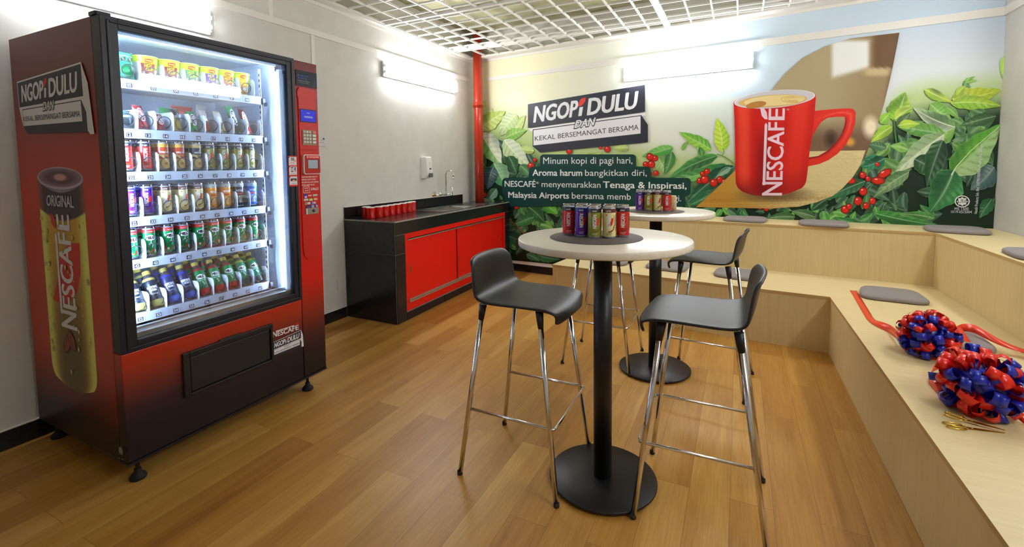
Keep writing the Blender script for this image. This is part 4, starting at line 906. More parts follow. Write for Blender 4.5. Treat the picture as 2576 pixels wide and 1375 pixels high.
def can_meshes(kind):
    if kind in _cm: return _cm[kind]
    d = CANS[kind]; sil = (150, 156, 170)
    prof = [(0.0, 0.004), (0.019, 0.0035), (0.0225, 0.0), (0.0235, 0.001), (CR-.0002, 0.0065), (CR, 0.0075), (CR, 0.105), (CR, 0.1055), (CR, 0.119), (CR-.0007, 0.1208), (0.0240, 0.1262)]
    cols = [sil, sil, sil, sil, sil, d['body'], d['band'], d['band'], d['band'], sil]
    P = Print(lambda u, v, h: Vector(((CR+h)*math.cos(u/CR), (CR+h)*math.sin(u/CR), v)), step=1.5e-5, h0=1.6e-4, maxe=0.004)
    P.mb.lathe(prof, 28, cols=[lin(c) for c in cols])
    def patch(u0, u1, z0, z1, c): P.grid(lambda a, b: (u0+(u1-u0)*b, z0+(z1-z0)*a), lambda a, b: c, 1, max(2, int(abs(u1-u0)/0.0035)))
    if d.get('top'): patch(-0.045, 0.045, 0.052, 0.1048, d['top']); P.grid(lambda a, b: (-0.045+0.09*b, 0.043+0.02*math.sin(b*6)+0.012*a), lambda a, b: (236, 214, 150), 1, 30)
    if kind in ('red', 'purple', 'olive', 'cream'):
        x0 = 0.004
        # curved accent behind the letters
        acc = [(0.018, 0.083), (0.009, 0.083), (0.006, 0.07), (-0.004, 0.055), (-0.008, 0.050), (0.003, 0.048), (0.012, 0.056), (0.017, 0.07)]
        if kind == 'red':
            for a, b_ in zip(acc, acc[1:]+acc[:1]): P.stroke([a, b_], .0006, .0006, (236, 150, 140))
        else:
            P.poly(acc, (222, 44, 26))
        P.stroke([(0.016, 0.095), (0.021, 0.090), (0.0245, 0.075), (0.023, 0.055), (0.017, 0.036), (0.006, 0.028), (-0.004, 0.026)], .0015, .007, d['splash'])
        P.stroke([(0.018, 0.092), (0.0225, 0.080), (0.022, 0.06), (0.015, 0.040)], .0006, .0018, mixc(d['splash'], (220, 180, 130), .5))
        T = lambda u, v: (0.004-0.0118*v, 0.040+0.060*u)
        coffee_word(P, T, WHT, (222, 44, 26), 0.04)
        P.text(d['word'], (-0.014, 0.1085), (0.006, 0.1085), (-0.014, 0.1145), (0.006, 0.1145), WHT, .03)
        for k, w_ in enumerate((.024, .018, .02)): patch(-0.013, -0.013+w_, 0.020-k*0.0035, 0.0213-k*0.0035, mixc(d['body'], WHT if kind != 'cream' else (90, 60, 30), .75))
        for k in range(7): patch(0.027, 0.034, 0.03+k*0.010, 0.0375+k*0.010, mixc(d['body'], (30, 26, 60), .45))
    elif kind in ('gold', 'darkgold'):
        P.text('NESCAFE', (-0.019, 0.078), (0.019, 0.078), (-0.019, 0.086), (0.019, 0.086), WHT, .02); P.text('GOLD', (-0.008, 0.064), (0.012, 0.064), (-0.008, 0.072), (0.012, 0.072), (236, 206, 130), .02)
        P.stroke([(-0.02, .062), (-.012, .066), (-.002, .078), (.006, .096)], .0008, .0008, (236, 206, 130)); P.disc(0.004, 0.03, .010, .008, (150, 100, 50), (206, 170, 96), 12)
    elif kind in ('amber', 'black', 'blue'):
        T = lambda u, v: (-0.014+0.030*u, 0.080+0.008*v); coffee_word(P, T, WHT, (222, 44, 26), 0.03)
        P.poly([(-0.012, .072), (0.014, .072), (0.010, .064), (-0.010, .066)], (210, 34, 26))
        patch(-0.006, 0.010, 0.02, 0.058, mixc(d['body'], (240, 220, 190), .7)); patch(-0.003, 0.007, 0.026, 0.045, (130, 70, 36))
        rd = random.Random(2)
        for _ in range(26): P.disc(rd.uniform(-.03, .03), rd.uniform(.106, .116), .0016, .0016, mixc(d['body'], (20, 30, 60), .4), n=6)
    else:
        wob = [(-0.022+0.047*(.5-.5*math.cos(t))*1.0, 0.083+0.012*math.sin(t)*(1+.18*math.sin(5*t))) for t in [2*PI*i/22 for i in range(22)]]
        P.poly([(.002+.022*math.cos(t)*(1+.06*math.sin(5*t)), .083+.0125*math.sin(t)*(1+.06*math.sin(5*t))) for t in [2*PI*i/24 for i in range(24)]], WHT)
        P.text('MILO', (-0.016, 0.077), (0.020, 0.079), (-0.014, 0.089), (0.022, 0.091), (50, 26, 24), .09)
        P.stroke([(0.004, .072), (.002, .060), (.010, .052), (.006, .040)], .004, .003, (232, 236, 232)); P.stroke([(.002, .060), (-.006, .052)], .003, .002, (232, 236, 232)); P.stroke([(.010, .052), (.018, .056)], .0025, .002, (200, 220, 206))
        for a in range(5): patch(-.024+a*.010, -.016+a*.010, .014+.004*(a % 2), .034-.006*(a % 3), [(196, 44, 36), (232, 232, 226), (150, 96, 60), (196, 44, 36), (232, 232, 226)][a])
        patch(-.012, .012, .110, .1125, (236, 190, 180))
    body = P.mb.build('can_body', M_LABEL)
    lid = MB(); lid.lathe([(0.0240, 0.1262), (0.0236, 0.131), (0.0246, 0.1325), (0.0246, 0.133), (0.0232, 0.133), (0.0222, 0.1290), (0.0, 0.1290)], 28)
    lid = lid.build('lid', M_CHROME if 'lid' not in _cm else M_CHROME)
    tab = MB(); tab.rbox(-0.006, 0.012, -0.0065, 0.0065, 0.1293, 0.1306, 0.005); tab = tab.build('pull_tab', M_CHROME)
    _cm[kind] = [o.data for o in (body, lid, tab)]
    for o in (body, lid, tab): bpy.data.objects.remove(o)
    return _cm[kind]
def can(kind, M, label, group, tabs=True):
    t = thing('drink_can', label, 'can', M=M, group=group); ms = can_meshes(kind); objs = []
    for nm, me in zip(('can_body', 'lid', 'pull_tab'), ms):
        if nm == 'pull_tab' and not tabs: continue
        o = bpy.data.objects.new(nm, me); COL.objects.link(o); o.parent = t if nm != 'pull_tab' else objs[1]; objs.append(o)
    return t
CN = dict(red='red', purple='purple', olive='olive green', cream='cream', gold='orange and gold', darkgold='navy and gold', amber='amber', black='black and silver', blue='blue', green='green and red')

def stock():
    rd = random.Random(11)
    rows = {2: ['red', 'red', 'gold', 'gold', 'darkgold', 'olive', 'olive', 'olive', 'olive'], 3: ['purple', 'purple', 'cream', 'cream', 'cream', 'amber', 'amber', 'black', 'blue'], 4: ['green']*9}
    for r, kinds in rows.items():
        for i, k in enumerate(kinds):
            n = 12+10*(r-1)+i
            for dpt in (0, 1):
                M = MM @ TR(-0.135-0.058*dpt, SLOT(i)+rd.uniform(-.003, .003), FLOORS[r]+0.0075, rd.uniform(-.25, .35)-0.25)
                can(k, M, '%s drink can %s slot tag %d in the vending machine' % (CN[k], 'standing first behind' if dpt == 0 else 'second in line behind', n), 'cans on the vending machine trays', tabs=False)
    # noodle cups
    for i, y in enumerate(CUPY[1:]):
        patchc = [(150, 26, 30), (150, 26, 30), (20, 150, 90), (110, 40, 160), (206, 60, 24), (230, 150, 40)][i]
        t = thing('noodle_cup', '%s instant noodle cup with lime rim behind slot tag %02d' % (['maroon', 'dark red', 'green', 'violet', 'orange red', 'yellow orange'][i], i+3), 'noodle cup', M=MM @ TR(-0.150, y, FLOORS[0]+0.006, -0.3), group='noodle cups on the top tray')
        P = Print(lambda u, v, h: Vector(((0.034+0.13*v+h)*math.cos(u/0.041), (0.034+0.13*v+h)*math.sin(u/0.041), v)), step=3e-5, h0=3e-4, maxe=0.006)
        LM = (196, 214, 30); P.mb.lathe([(0, 0.003), (0.032, 0.0), (0.034, 0.002), (0.0405, 0.05), (0.0455, 0.088), (0.0465, 0.108)], 28, cols=[lin(c) for c in (WHT, WHT, (226, 226, 210), LM, LM)])
        P.grid(lambda a, b: (-0.03+0.06*b, 0.012+0.066*a-0.02*b*(1-a)), lambda a, b: patchc, 4, 10); P.grid(lambda a, b: (-0.016+0.044*b, 0.08+0.012*a), lambda a, b: LM, 1, 6)
        P.disc(0.006, 0.090, .017, .009, (196, 30, 30), (150, 20, 24), 16); P.text('MAGGI', (-0.004, 0.0875), (0.016, 0.0875), (-0.004, 0.0925), (0.016, 0.0925), (250, 230, 60), .03)
        P.text('HOT', (-0.010, 0.061), (0.018, 0.062), (-0.010, 0.074), (0.018, 0.075), (236, 226, 40), .06); P.text('CUP', (-0.006, 0.046), (0.022, 0.047), (-0.006, 0.058), (0.022, 0.059), (236, 226, 40), .06)
        P.disc(0.014, 0.028, .014, .013, (236, 226, 206), (120, 80, 50), 14); P.text(['KARI', 'KARI', 'AYAM', 'TOM YAM', 'KARI', 'AYAM'][i], (-0.026, 0.034), (-0.006, 0.034), (-0.026, 0.042), (-0.006, 0.042), WHT, .03)
        P.mb.build('cup_body', M_LABEL, t)
        b = MB(); b.lathe([(0.0465, 0.106), (0.0492, 0.107), (0.0495, 0.1105), (0.047, 0.112), (0.0, 0.1115)], 28, c=lin((214, 226, 60))); b.build('lid', M_LABEL, t)
    t = thing('noodle_cup', 'lime-rimmed noodle cup half hidden behind the green snack bag', 'noodle cup', M=MM @ TR(-0.22, 0.155, FLOORS[0]+0.006), group=None)
    b = MB(); b.lathe([(0, 0.003), (0.032, 0.0), (0.0455, 0.088), (0.0465, 0.108)], 24, cols=[lin(WHT), lin((226, 226, 210)), lin((196, 214, 30))]); b.build('cup_body', M_LABEL, t)
    b = MB(); b.lathe([(0.0465, 0.106), (0.0495, 0.1105), (0.0, 0.1115)], 24, c=lin((214, 226, 60))); b.build('lid', M_LABEL, t)
    # snack packets
    foil = colmat('foil_wrapper', rough=0.22, coat=0.4)
    def packet(label, y, z, w_, h_, c0, c1, word, wc, lean=0.22, tw=0.0, x=-0.120, vert=True, th=0.011):
        M = MM @ TR(x, y, z) @ Matrix.Rotation(tw, 4, 'Z') @ Matrix.Rotation(-lean, 4, 'Y')
        t = thing('snack_packet', label, 'snack packet', M=M, group='snack packets on the second tray')
        b = MB()
        def surf(sg):
            def f(a, q):
                u = q*2-1; v = a*2-1; bul = th*max(0, (1-abs(u)**3)*(1-abs(v)**5))**.7
                return Vector((sg*(bul+0.0004)+0.0012*math.sin(17*a+9*u), u*w_/2*(1-0.03*math.sin(a*31)), a*h_+0.0005))
            return f
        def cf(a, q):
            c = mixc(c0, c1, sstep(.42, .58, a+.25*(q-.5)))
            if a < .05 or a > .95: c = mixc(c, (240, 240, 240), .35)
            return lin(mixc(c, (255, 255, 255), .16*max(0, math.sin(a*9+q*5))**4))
        b.grid(surf(1), 18, 8, 0, cf); b.grid(surf(-1), 8, 4, 0, cf); b.build('wrapper', foil, t)
        P = Print(lambda u, v, h: surf(1)(v, u)+Vector((h+.0008, 0, 0)), step=3e-5, maxe=0.07)
        if not word: P.poly([(.2, .55), (.8, .58), (.8, .70), (.2, .67)], mixc(c1, WHT, .6))
        elif vert:
            P.disc(.5, .56, .40, .30, WHT, n=18); P.text(word, (.74, .33), (.74, .80), (.28, .33), (.28, .80), wc, .05)
        else: P.text(word, (.12, .55), (.88, .60), (.12, .72), (.88, .77), wc, .05)
        P.mb.build('print', M_LABEL, t)
    Z = FLOORS[1]+0.006; R_ = (186, 16, 26); RW = (120, 10, 16)
    packet('dark round wrapped sweet pack behind slot tag 12', SLOT(0)-.004, Z, .055, .075, (26, 40, 46), (40, 60, 66), '', (120, 170, 120), lean=.1, vert=False, th=.02)
    packet('red chocolate wafer bar with white lettering leaning behind slot tag 13', SLOT(1)-.002, Z, .044, .112, R_, RW, 'KitKat', R_, tw=.2, lean=.35)
    packet('short red chocolate wafer bar behind slot tag 14', SLOT(2)-.004, Z, .040, .075, R_, RW, 'KitKat', R_, tw=.2, lean=.3)
    packet('black and white biscuit pack behind slot tag 15', SLOT(3)-.006, Z, .044, .104, (170, 140, 40), (30, 26, 30), '', (30, 26, 30), tw=.2)
    packet('green malt snack pack behind slot tag 16', SLOT(4)-.004, Z, .046, .098, (0, 140, 66), (0, 120, 60), 'MILO', (40, 26, 24), tw=.2)
    packet('slim red and white wafer pack behind slot tag 17', SLOT(5)-.010, Z, .040, .115, (170, 30, 30), (206, 190, 186), '', (150, 20, 24), tw=.25, lean=.3)
    packet('beige snack pouch with red strip behind slot tag 18', SLOT(6)-.006, Z, .044, .12, (196, 176, 140), (206, 196, 176), '', (190, 40, 30), tw=.25, lean=.35)
    packet('tall green malt bar leaning back behind slot tag 19', SLOT(7)-.004, Z, .048, .155, (60, 36, 32), (0, 150, 76), 'MILO', (40, 26, 24), tw=.25, lean=.30)
    packet('tall red chocolate wafer bar behind slot tag 20', SLOT(8)-.006, Z, .044, .150, R_, RW, 'KitKat', R_, tw=.3, lean=.35)
    packet('red snack box standing at the back between slot tags 16 and 17', SLOT(4)+.03, Z, .10, .135, (150, 36, 32), (170, 50, 44), '', WHT, x=-.27, lean=.05, vert=False)
    packet('silver snack pouch standing at the back behind slot tag 18', SLOT(5)+.045, Z, .06, .15, (150, 146, 140), (176, 172, 166), '', (90, 90, 90), x=-.25, lean=.05, vert=False)
    packet('green snack box standing at the back behind slot tag 15', SLOT(3)+.03, Z, .08, .118, (20, 120, 60), (30, 140, 70), '', WHT, x=-.26, lean=.05, vert=False)
    packet('puffed green malt cereal bag on the top tray behind slot tag 02', CUPY[0]-.006, FLOORS[0]+.006, .085, .115, (0, 104, 60), (20, 130, 76), 'MILO', (40, 26, 24), lean=.15, vert=False, th=.028)
    # bottles
    bm = {}
    def bottle_meshes(kind):
        if kind in bm: return bm[kind]
        DK = (20, 26, 36); k = {'capp': ((160, 146, 70), DK, (150, 136, 70), (168, 150, 60)), 'latte': ((36, 40, 130), (22, 30, 70), (70, 90, 170), (150, 130, 60)), 'malt': ((150, 24, 24), (0, 120, 62), (176, 30, 30), (150, 130, 50)), 'maltlow': ((140, 150, 40), (0, 110, 72), (16, 60, 56), (150, 130, 50))}[kind]
        P = Print(lambda u, v, h: Vector(((0.029+h)*math.cos(u/0.029), (0.029+h)*math.sin(u/0.029), v)), step=2e-5, h0=2e-4, maxe=0.004)
        P.mb.lathe([(0, .004), (.022, 0), (.027, .004), (.029, .012), (.029, .030), (.029, .034), (.029, .112), (.0275, .127), (.0238, .140), (.017, .150), (.0135, .158), (.0135, .163)], 26,
                   cols=[lin(c) for c in (k[2], k[2], k[2], k[2], k[1], k[1], k[1], k[0], (60, 50, 46), (60, 50, 46), (60, 50, 46))])
        if kind.startswith('malt'):
            P.poly([(.002+.021*math.cos(t), .093+.0125*math.sin(t)) for t in [2*PI*i/20 for i in range(20)]], WHT)
            P.text('MILO', (-.014, .087), (.018, .087), (-.014, .099), (.018, .099), (40, 26, 24), .09); P.text('ORIGINAL', (-.014, .070), (.016, .070), (-.014, .077), (.016, .077), (200, 230, 210), .02)
            P.stroke([(.0, .066), (.006, .05), (-.004, .04)], .006, .004, (190, 220, 200))
        else:
            coffee_word(P, lambda u, v: (-.020+.040*u, .086+.0085*v), WHT, WHT, .04); P.text('ICED', (-.008, .073), (.014, .073), (-.008, .081), (.014, .081), WHT, .06)
            P.text('CAPPUCCINO' if kind == 'capp' else 'LATTE', (-.010, .056), (.014, .056), (-.010, .061), (.014, .061), (220, 210, 180), .02)
        o = P.mb.build('bottle_body', M_LABEL); c = MB(); c.lathe([(.0155, .160), (.0160, .162), (.0160, .177), (.0145, .1795), (0, .180)], 20, c=lin(k[3])); c = c.build('cap', M_LABEL)
        bm[kind] = (o.data, c.data); bpy.data.objects.remove(o); bpy.data.objects.remove(c); return bm[kind]
    kinds = ['capp', 'capp', 'latte', 'latte', 'malt', 'malt', 'malt', 'maltlow', 'maltlow']
    nm = dict(capp='olive-capped cappuccino', latte='blue latte', malt='green and red malt', maltlow='teal green malt')
    for i, k in enumerate(kinds):
        for dpt in (0, 1):
            M = MM @ TR(-0.098-0.075*dpt, SLOT(i)+.004, FLOORS[5]+0.0185+0.004*dpt) @ Matrix.Rotation(-0.52, 4, 'Y') @ Matrix.Rotation(-.28, 4, 'Z') @ Matrix.Translation((-.029, 0, 0))
            t = thing('drink_bottle', '%s bottle %s slot tag %d' % (nm[k], 'leaning in front behind' if dpt == 0 else 'leaning second in line behind', 52+i), 'bottle', M=M, group='bottles on the lowest vending tray')
            for n_, me in zip(('bottle_body', 'cap'), bottle_meshes(k)): o = bpy.data.objects.new(n_, me); COL.objects.link(o); o.parent = t
stock()
# ------------------------------------------------------------------ sink counter and what stands on it
def counter():
    x1a, x1b = 0.575, 0.528; y0, H = 3.085, 0.89
    yB = lambda x: yb(x)-0.012
    t = thing('sink_counter', 'black tiled sink counter with two red sliding doors against the left wall', 'counter', (0, 0, 0))
    xf = lambda y: x1a+(x1b-x1a)*(y-y0)/(5.37-y0)      # front face
    def slab(b, ya, yc, z0, z1, d0, d1, m):
        P = [(xf(ya)-d0, ya), (xf(yc)-d0, yc), (xf(yc)-d1, yc), (xf(ya)-d1, ya)]
        lo = [b.vert((x, y, z0)) for x, y in P]; hi = [b.vert((x, y, z1)) for x, y in P]
        for i in range(4): j = (i+1) % 4; b.face((lo[i], lo[j], hi[j], hi[i]), m)
        b.face(hi, m); b.face(lo[::-1], m)
    ye = yB(0.53)
    b = MB()       # masonry body: near end wall, far end wall, plinth, behind the doors
    def endwall(ya, yc): 
        P = [(0.003, ya), (xf(ya), ya), (xf(yc), yc), (0.003, yc)]; lo = [b.vert((x, y, 0)) for x, y in P]; hi = [b.vert((x, y, H-0.006)) for x, y in P]
        for i in range(4): j = (i+1) % 4; b.face((lo[i], lo[j], hi[j], hi[i]), 1)
        b.face(hi, 1)
    endwall(y0, y0+0.13); endwall(ye-0.12, ye); slab(b, y0+0.13, ye-0.12, 0, 0.075, 0.0, 0.06, 1); slab(b, y0+0.13, ye-0.12, 0.775, H-0.006, 0.0, 0.06, 1); slab(b, y0+0.13, ye-0.12, 0.075, 0.775, 0.10, 0.11, 1)
    # tiles
    b.box(0.004, x1a-0.003, y0-0.006, y0, 0.004, 0.598, 0); b.box(0.004, x1a-0.003, y0-0.006, y0, 0.603, H-0.009, 0)
    def ft(ya, yc, z0, z1): slab(b, ya, yc, z0, z1, -0.007, 0.001, 0)
    ft(y0+0.003, y0+0.128, 0.003, 0.598); ft(y0+0.003, y0+0.128, 0.603, 0.766)
    ft(ye-0.115, ye-0.003, 0.003, 0.598); ft(ye-0.115, ye-0.003, 0.603, 0.766)
    y = y0+0.003
    for yn in (y0+0.60, y0+1.20, y0+1.80, ye-0.17, ye-0.003): ft(y, yn, 0.771, H-0.009); y = yn+0.004
    y = y0+0.132
    while y < ye-0.12: yn = min(y+0.597, ye-0.118); ft(y, yn, 0.003, 0.07); y = yn+0.004
    b.build('tiled_body', [M_TILE, M_GROUT], t)
    # worktop with the basin cut out of it
    by0, by1, bx0, bx1 = 3.96, 5.00, 0.075, 0.47
    wt = mat('worktop_tile', (44, 43, 43), 0.16, spec=0.6); b = MB()
    def piece(xa, xb, ya, yc):
        P = [(xa, ya), (xb if xb is not None else xf(ya)+0.007, ya), (xb if xb is not None else xf(yc)+0.007, yc), (xa, yc)]
        lo = [b.vert((x, y_, H-0.008)) for x, y_ in P]; hi = [b.vert((x, y_, H)) for x, y_ in P]
        for i in range(4): j = (i+1) % 4; b.face((lo[i], lo[j], hi[j], hi[i]), 0)
        b.face(hi, 0); b.face(lo[::-1], 0)
    piece(0.003, None, y0-0.006, by0); piece(0.003, bx0, by0, by1); piece(bx1, None, by0, by1); piece(0.003, None, by1, ye)
    for ya, yc in ((y0-0.009, ye),):   # edge trim along the front and the near end
        P = [(xf(ya)+0.007, ya), (xf(yc)+0.007, yc), (xf(yc)+0.011, yc), (xf(ya)+0.011, ya)]
        lo = [b.vert((x, y_, H-0.010)) for x, y_ in P]; hi = [b.vert((x, y_, H+0.001)) for x, y_ in P]
        for i in range(4): j = (i+1) % 4; b.face((lo[i], lo[j], hi[j], hi[i]), 1)
        b.face(hi, 1)
    b.box(0.003, x1a+0.010, y0-0.010, y0-0.006, H-0.010, H+0.001, 1)
    b.build('worktop', [wt, M_GROUT], t)
    b = MB(); y = y0-0.003
    b.box(0.003, 0.006, y, 5.08, H, H+0.108, 1)
    while y < 5.07: yn = min(y+0.597, 5.08); b.box(0.004, 0.014, y, yn, H+0.001, H+0.105, 0); y = yn+0.004
    b.box(0.003, 0.012, y0-0.003, 5.08, H+0.105, H+0.112, 2)
    b.build('splashback', [M_TILE, M_GROUT, M_TRIM], t)
    # steel sink: drainer and bowl
    b = MB(); rim = 0.028
    z1 = H+0.0025
    wy0, wy1 = 4.13, 4.62        # bowl
    def sheet(xa, xb, ya, yc, za=z1): b.poly([(xa, ya, za), (xb, ya, za), (xb, yc, za), (xa, yc, za)])
    sheet(bx0-0.02, bx1+0.02, by0-0.02, wy0); sheet(bx0-0.02, bx0+rim, wy0, wy1); sheet(bx1-rim, bx1+0.02, wy0, wy1); sheet(bx0-0.02, bx1+0.02, wy1, by1+0.02)
    for xa, ya, xb, yc in ((bx0-0.02, by0-0.02, bx1+0.02, by0-0.02), (bx1+0.02, by0-0.02, bx1+0.02, by1+0.02), (bx1+0.02, by1+0.02, bx0-0.02, by1+0.02), (bx0-0.02, by1+0.02, bx0-0.02, by0-0.02)): b.poly([(xa, ya, H), (xb, yc, H), (xb, yc, z1), (xa, ya, z1)])
    R4 = [(bx0+rim, wy0), (bx1-rim, wy0), (bx1-rim, wy1), (bx0+rim, wy1)]; cxm, cym = (bx0+bx1)/2, (wy0+wy1)/2
    prev = [b.vert((x, y_, z1)) for x, y_ in R4]
    for k, zz in ((.97, H-0.02), (.93, H-0.14), (.82, H-0.165)):
        cur = [b.vert((cxm+(x-cxm)*k, cym+(y_-cym)*k, zz)) for x, y_ in R4]
        for i in range(4): j = (i+1) % 4; b.face((prev[i], prev[j], cur[j], cur[i]))
        prev = cur
    b.face(prev)
    for k in range(9): b.box(bx0+0.05, bx1-0.05, wy1+0.06+k*0.033, wy1+0.072+k*0.033, z1, z1+0.003)
    sink = b.build('sink', M_STEEL, t)
    b = MB(); b.lathe([(0.036, 0.001), (0.034, 0.003), (0.02, 0.0015), (0, 0.001)], 20, M=Matrix.Translation((cxm, cym, H-0.165))); b.build('drain', M_CHROME, sink)
    # red front: frame, rails and two sliding doors
    b = MB(); fa, fb = y0+0.131, ye-0.121
    slab(b, fa, fb, 0.722, 0.770, 0.0, 0.02, 0); slab(b, fa, fb, 0.078, 0.150, 0.0, 0.02, 0); slab(b, fa, fa+0.045, 0.150, 0.722, 0.0, 0.02, 0); slab(b, fb-0.035, fb, 0.150, 0.722, 0.0, 0.02, 0)
    b.build('door_surround', M_REDDOOR, t)
    alu = mat('rail_aluminium', (196, 190, 180), 0.35, metal=0.7)
    b = MB(); slab(b, fa+0.04, fb-0.03, 0.706, 0.714, -0.006, 0.03, 0); b.build('top_rail', alu, t)
    b = MB(); slab(b, fa+0.04, fb-0.03, 0.150, 0.163, -0.012, 0.05, 0); slab(b, fa+0.04, fb-0.03, 0.166, 0.178, -0.008, 0.05, 0); b.build('bottom_rail', alu, t)
    ym = 4.075
    for ya, yc, d, hy in ((fa+0.043, ym+0.02, 0.006, fa+0.085), (ym-0.02, fb-0.033, 0.022, fb-0.07)):
        b = MB(); slab(b, ya, yc, 0.178, 0.708, d, d+0.012, 0); dr = b.build('sliding_door', M_REDDOOR, t)
        if hy < ym:
            eb = MB(); slab(eb, yc-0.016, yc, 0.178, 0.706, 0.002, 0.020, 0); eb.build('door_edge', mat('dark_red_edge', (92, 10, 8), 0.5), dr)
        hb = MB(); xx = xf(hy)-d
        for kk, (m_, r_, dd) in enumerate(((0, 0.010, 0.002), (1, 0.007, 0.0025))):
            pts = [(xx+dd, hy+r_*math.cos(a), 0.44+(0.026 if math.sin(a) > 0 else -0.026)+r_*math.sin(a)) for a in [2*PI*i/24 for i in range(24)]]
            ii = [hb.vert(p) for p in pts]; hb.face(ii, m_)
            jj = [hb.vert((xx-0.001, p[1], p[2])) for p in pts]
            for i in range(24): j = (i+1) % 24; hb.face((ii[i], ii[j], jj[j], jj[i]), m_)
        hb.build('finger_pull', [mat('pull_brass', (190, 168, 130), 0.3, metal=0.8), mat('pull_recess', (150, 24, 14), 0.5)], dr)
    # tap
    t = thing('tap', 'chrome gooseneck wall tap above the steel sink', 'tap', (0, 4.60, 1.022))
    b = MB(); b.lathe([(0.0, 0.0), (0.022, 0.0), (0.022, 0.006), (0.014, 0.012), (0.012, 0.03), (0.011, 0.075)], 18, M=Matrix.Rotation(PI/2, 4, 'Y')); b.tube([(0.06, 0, 0), (0.085, 0, 0), (0.17, 0.01, 0.0)], 0.011, 14)
    b.build('tap_body', M_CHROME, t)
    b = MB(); pts = [(0.085, 0, 0.0), (0.085, 0, 0.23)]+[(0.085+0.052-0.052*math.cos(a), 0, 0.23+0.052*math.sin(a)) for a in [PI*i/10*1.0 for i in range(1, 11)]]+[(0.189, 0, 0.195)]
    b.tube(pts, 0.0085, 14); b.tube([(0.189, 0, 0.205), (0.189, 0, 0.180)], 0.011, 14); b.build('spout', M_CHROME, t)
    b = MB(); b.tube([(0.165, 0.01, -0.006), (0.165, 0.012, 0.085)], 0.006, 10); b.build('lever', M_CHROME, t)
    t = thing('stop_valve', 'small brass stop valve on the wall left of the tap', 'valve', (0, 4.455, 1.02))
    b = MB(); b.lathe([(0, 0), (0.016, 0), (0.016, 0.005), (0.009, 0.01), (0.009, 0.045), (0, 0.047)], 14, M=Matrix.Rotation(PI/2, 4, 'Y')); b.build('valve_body', mat('brass', (178, 140, 70), 0.3, metal=0.9), t)
    b = MB(); b.tube([(0.03, 0, 0), (0.03, 0, 0.03)], 0.005, 8); b.tube([(0.03, -0.02, 0.032), (0.03, 0.02, 0.036)], 0.005, 8); b.build('valve_handle', mat('valve_steel', (190, 180, 160), 0.3, metal=0.9), t)
    b = MB(); b.tube([(0.04, 0.0, 0.0), (0.045, 0.07, 0.0), (0.05, 0.134, 0.0)], 0.0075, 10); b.build('connector', M_CHROME, t)
    # soap dispenser
    t = thing('soap_dispenser', 'white wall soap dispenser with grey lever above the counter', 'soap dispenser', (0, 4.29, 1.222))
    b = MB(); pr = [(0.0, 0.0), (0.055, 0.0), (0.085, 0.035), (0.092, 0.075), (0.082, 0.18), (0.074, 0.232), (0.066, 0.242), (0, 0.242)]
    I = []
    for y_ in (-0.052, -0.044, 0.044, 0.052): k = 0.92 if abs(y_) > 0.05 else 1.0; I.append([b.vert((x*k, y_, 0.121+(z-0.121)*(0.97 if k < 1 else 1))) for x, z in pr])
    n = len(pr)
    for A, B in zip(I, I[1:]):
        for i in range(n): j = (i+1) % n; b.face((A[i], A[j], B[j], B[i]))
    b.face(I[0][::-1]); b.face(I[-1]); b.build('dispenser_body', M_WHITE, t, bevel=0.006)
    b = MB(); b.rbox(0.082, 0.105, -0.028, 0.028, 0.012, 0.058, 0.006, axis='y'); b.build('push_lever', mat('lever_grey', (104, 106, 110), 0.4), t)
    b = MB(); b.box(0.088, 0.0915, -0.014, 0.014, 0.098, 0.114); b.build('level_window', M_DARK, t)
    P = Print(lambda u, v, h: Vector((0.0835+0.0+h, u, v)), h0=3e-4); P.poly([(-0.012, 0.169), (0.012, 0.169), (0.012, 0.174), (-0.012, 0.174)], (170, 170, 180)); P.mb.build('lettering', M_LABEL, t)
    # red cups in a line
    b = MB(); b.lathe([(0, 0.002), (0.034, 0.0), (0.0375, 0.003), (0.0385, 0.090), (0.0385, 0.096)], 28, 0); b.build
    cup = None
    xy = [(0.100, 3.262), (0.185, 3.225), (0.197, 3.318), (0.190, 3.412), (0.178, 3.512), (0.165, 3.615), (0.152, 3.722), (0.140, 3.825), (0.110, 3.925)]
    lab = ['red cup with white top at the wall, half behind the nearest cup', 'nearest red cup with white top on the counter corner']+['red cup with white top on the counter, %s from the machine end' % k for k in ('third', 'fourth', 'fifth', 'sixth', 'seventh', 'eighth')]+['last red cup with white top, closest to the sink']
    rimw = mat('cup_white', (240, 238, 236), 0.2, coat=0.4); ins = mat('cup_inside', (150, 60, 60), 0.3)
    for (x, y_), l in zip(xy, lab):
        if cup is None:
            cup = thing('cup', l, 'cup', (x, y_, H+0.0005), 0, 'red cups on the counter')
            b = MB(); b.lathe([(0, 0.002), (0.036, 0.0), (0.0378, 0.002), (0.0385, 0.004), (0.0385, 0.094)], 30, 0); b.build('cup_body', M_REDGLOSS, cup)
            b = MB(); b.lathe([(0.0385, 0.094), (0.0388, 0.097), (0.0375, 0.1005), (0.0345, 0.1015), (0.030, 0.1005), (0.0125, 0.099)], 30, 0); b.lathe([(0.0125, 0.099), (0.011, 0.085), (0.0, 0.08)], 20, 1); b.build('rim', [rimw, ins], cup)
        else: dup(cup, TR(x, y_, H+0.0005), l)
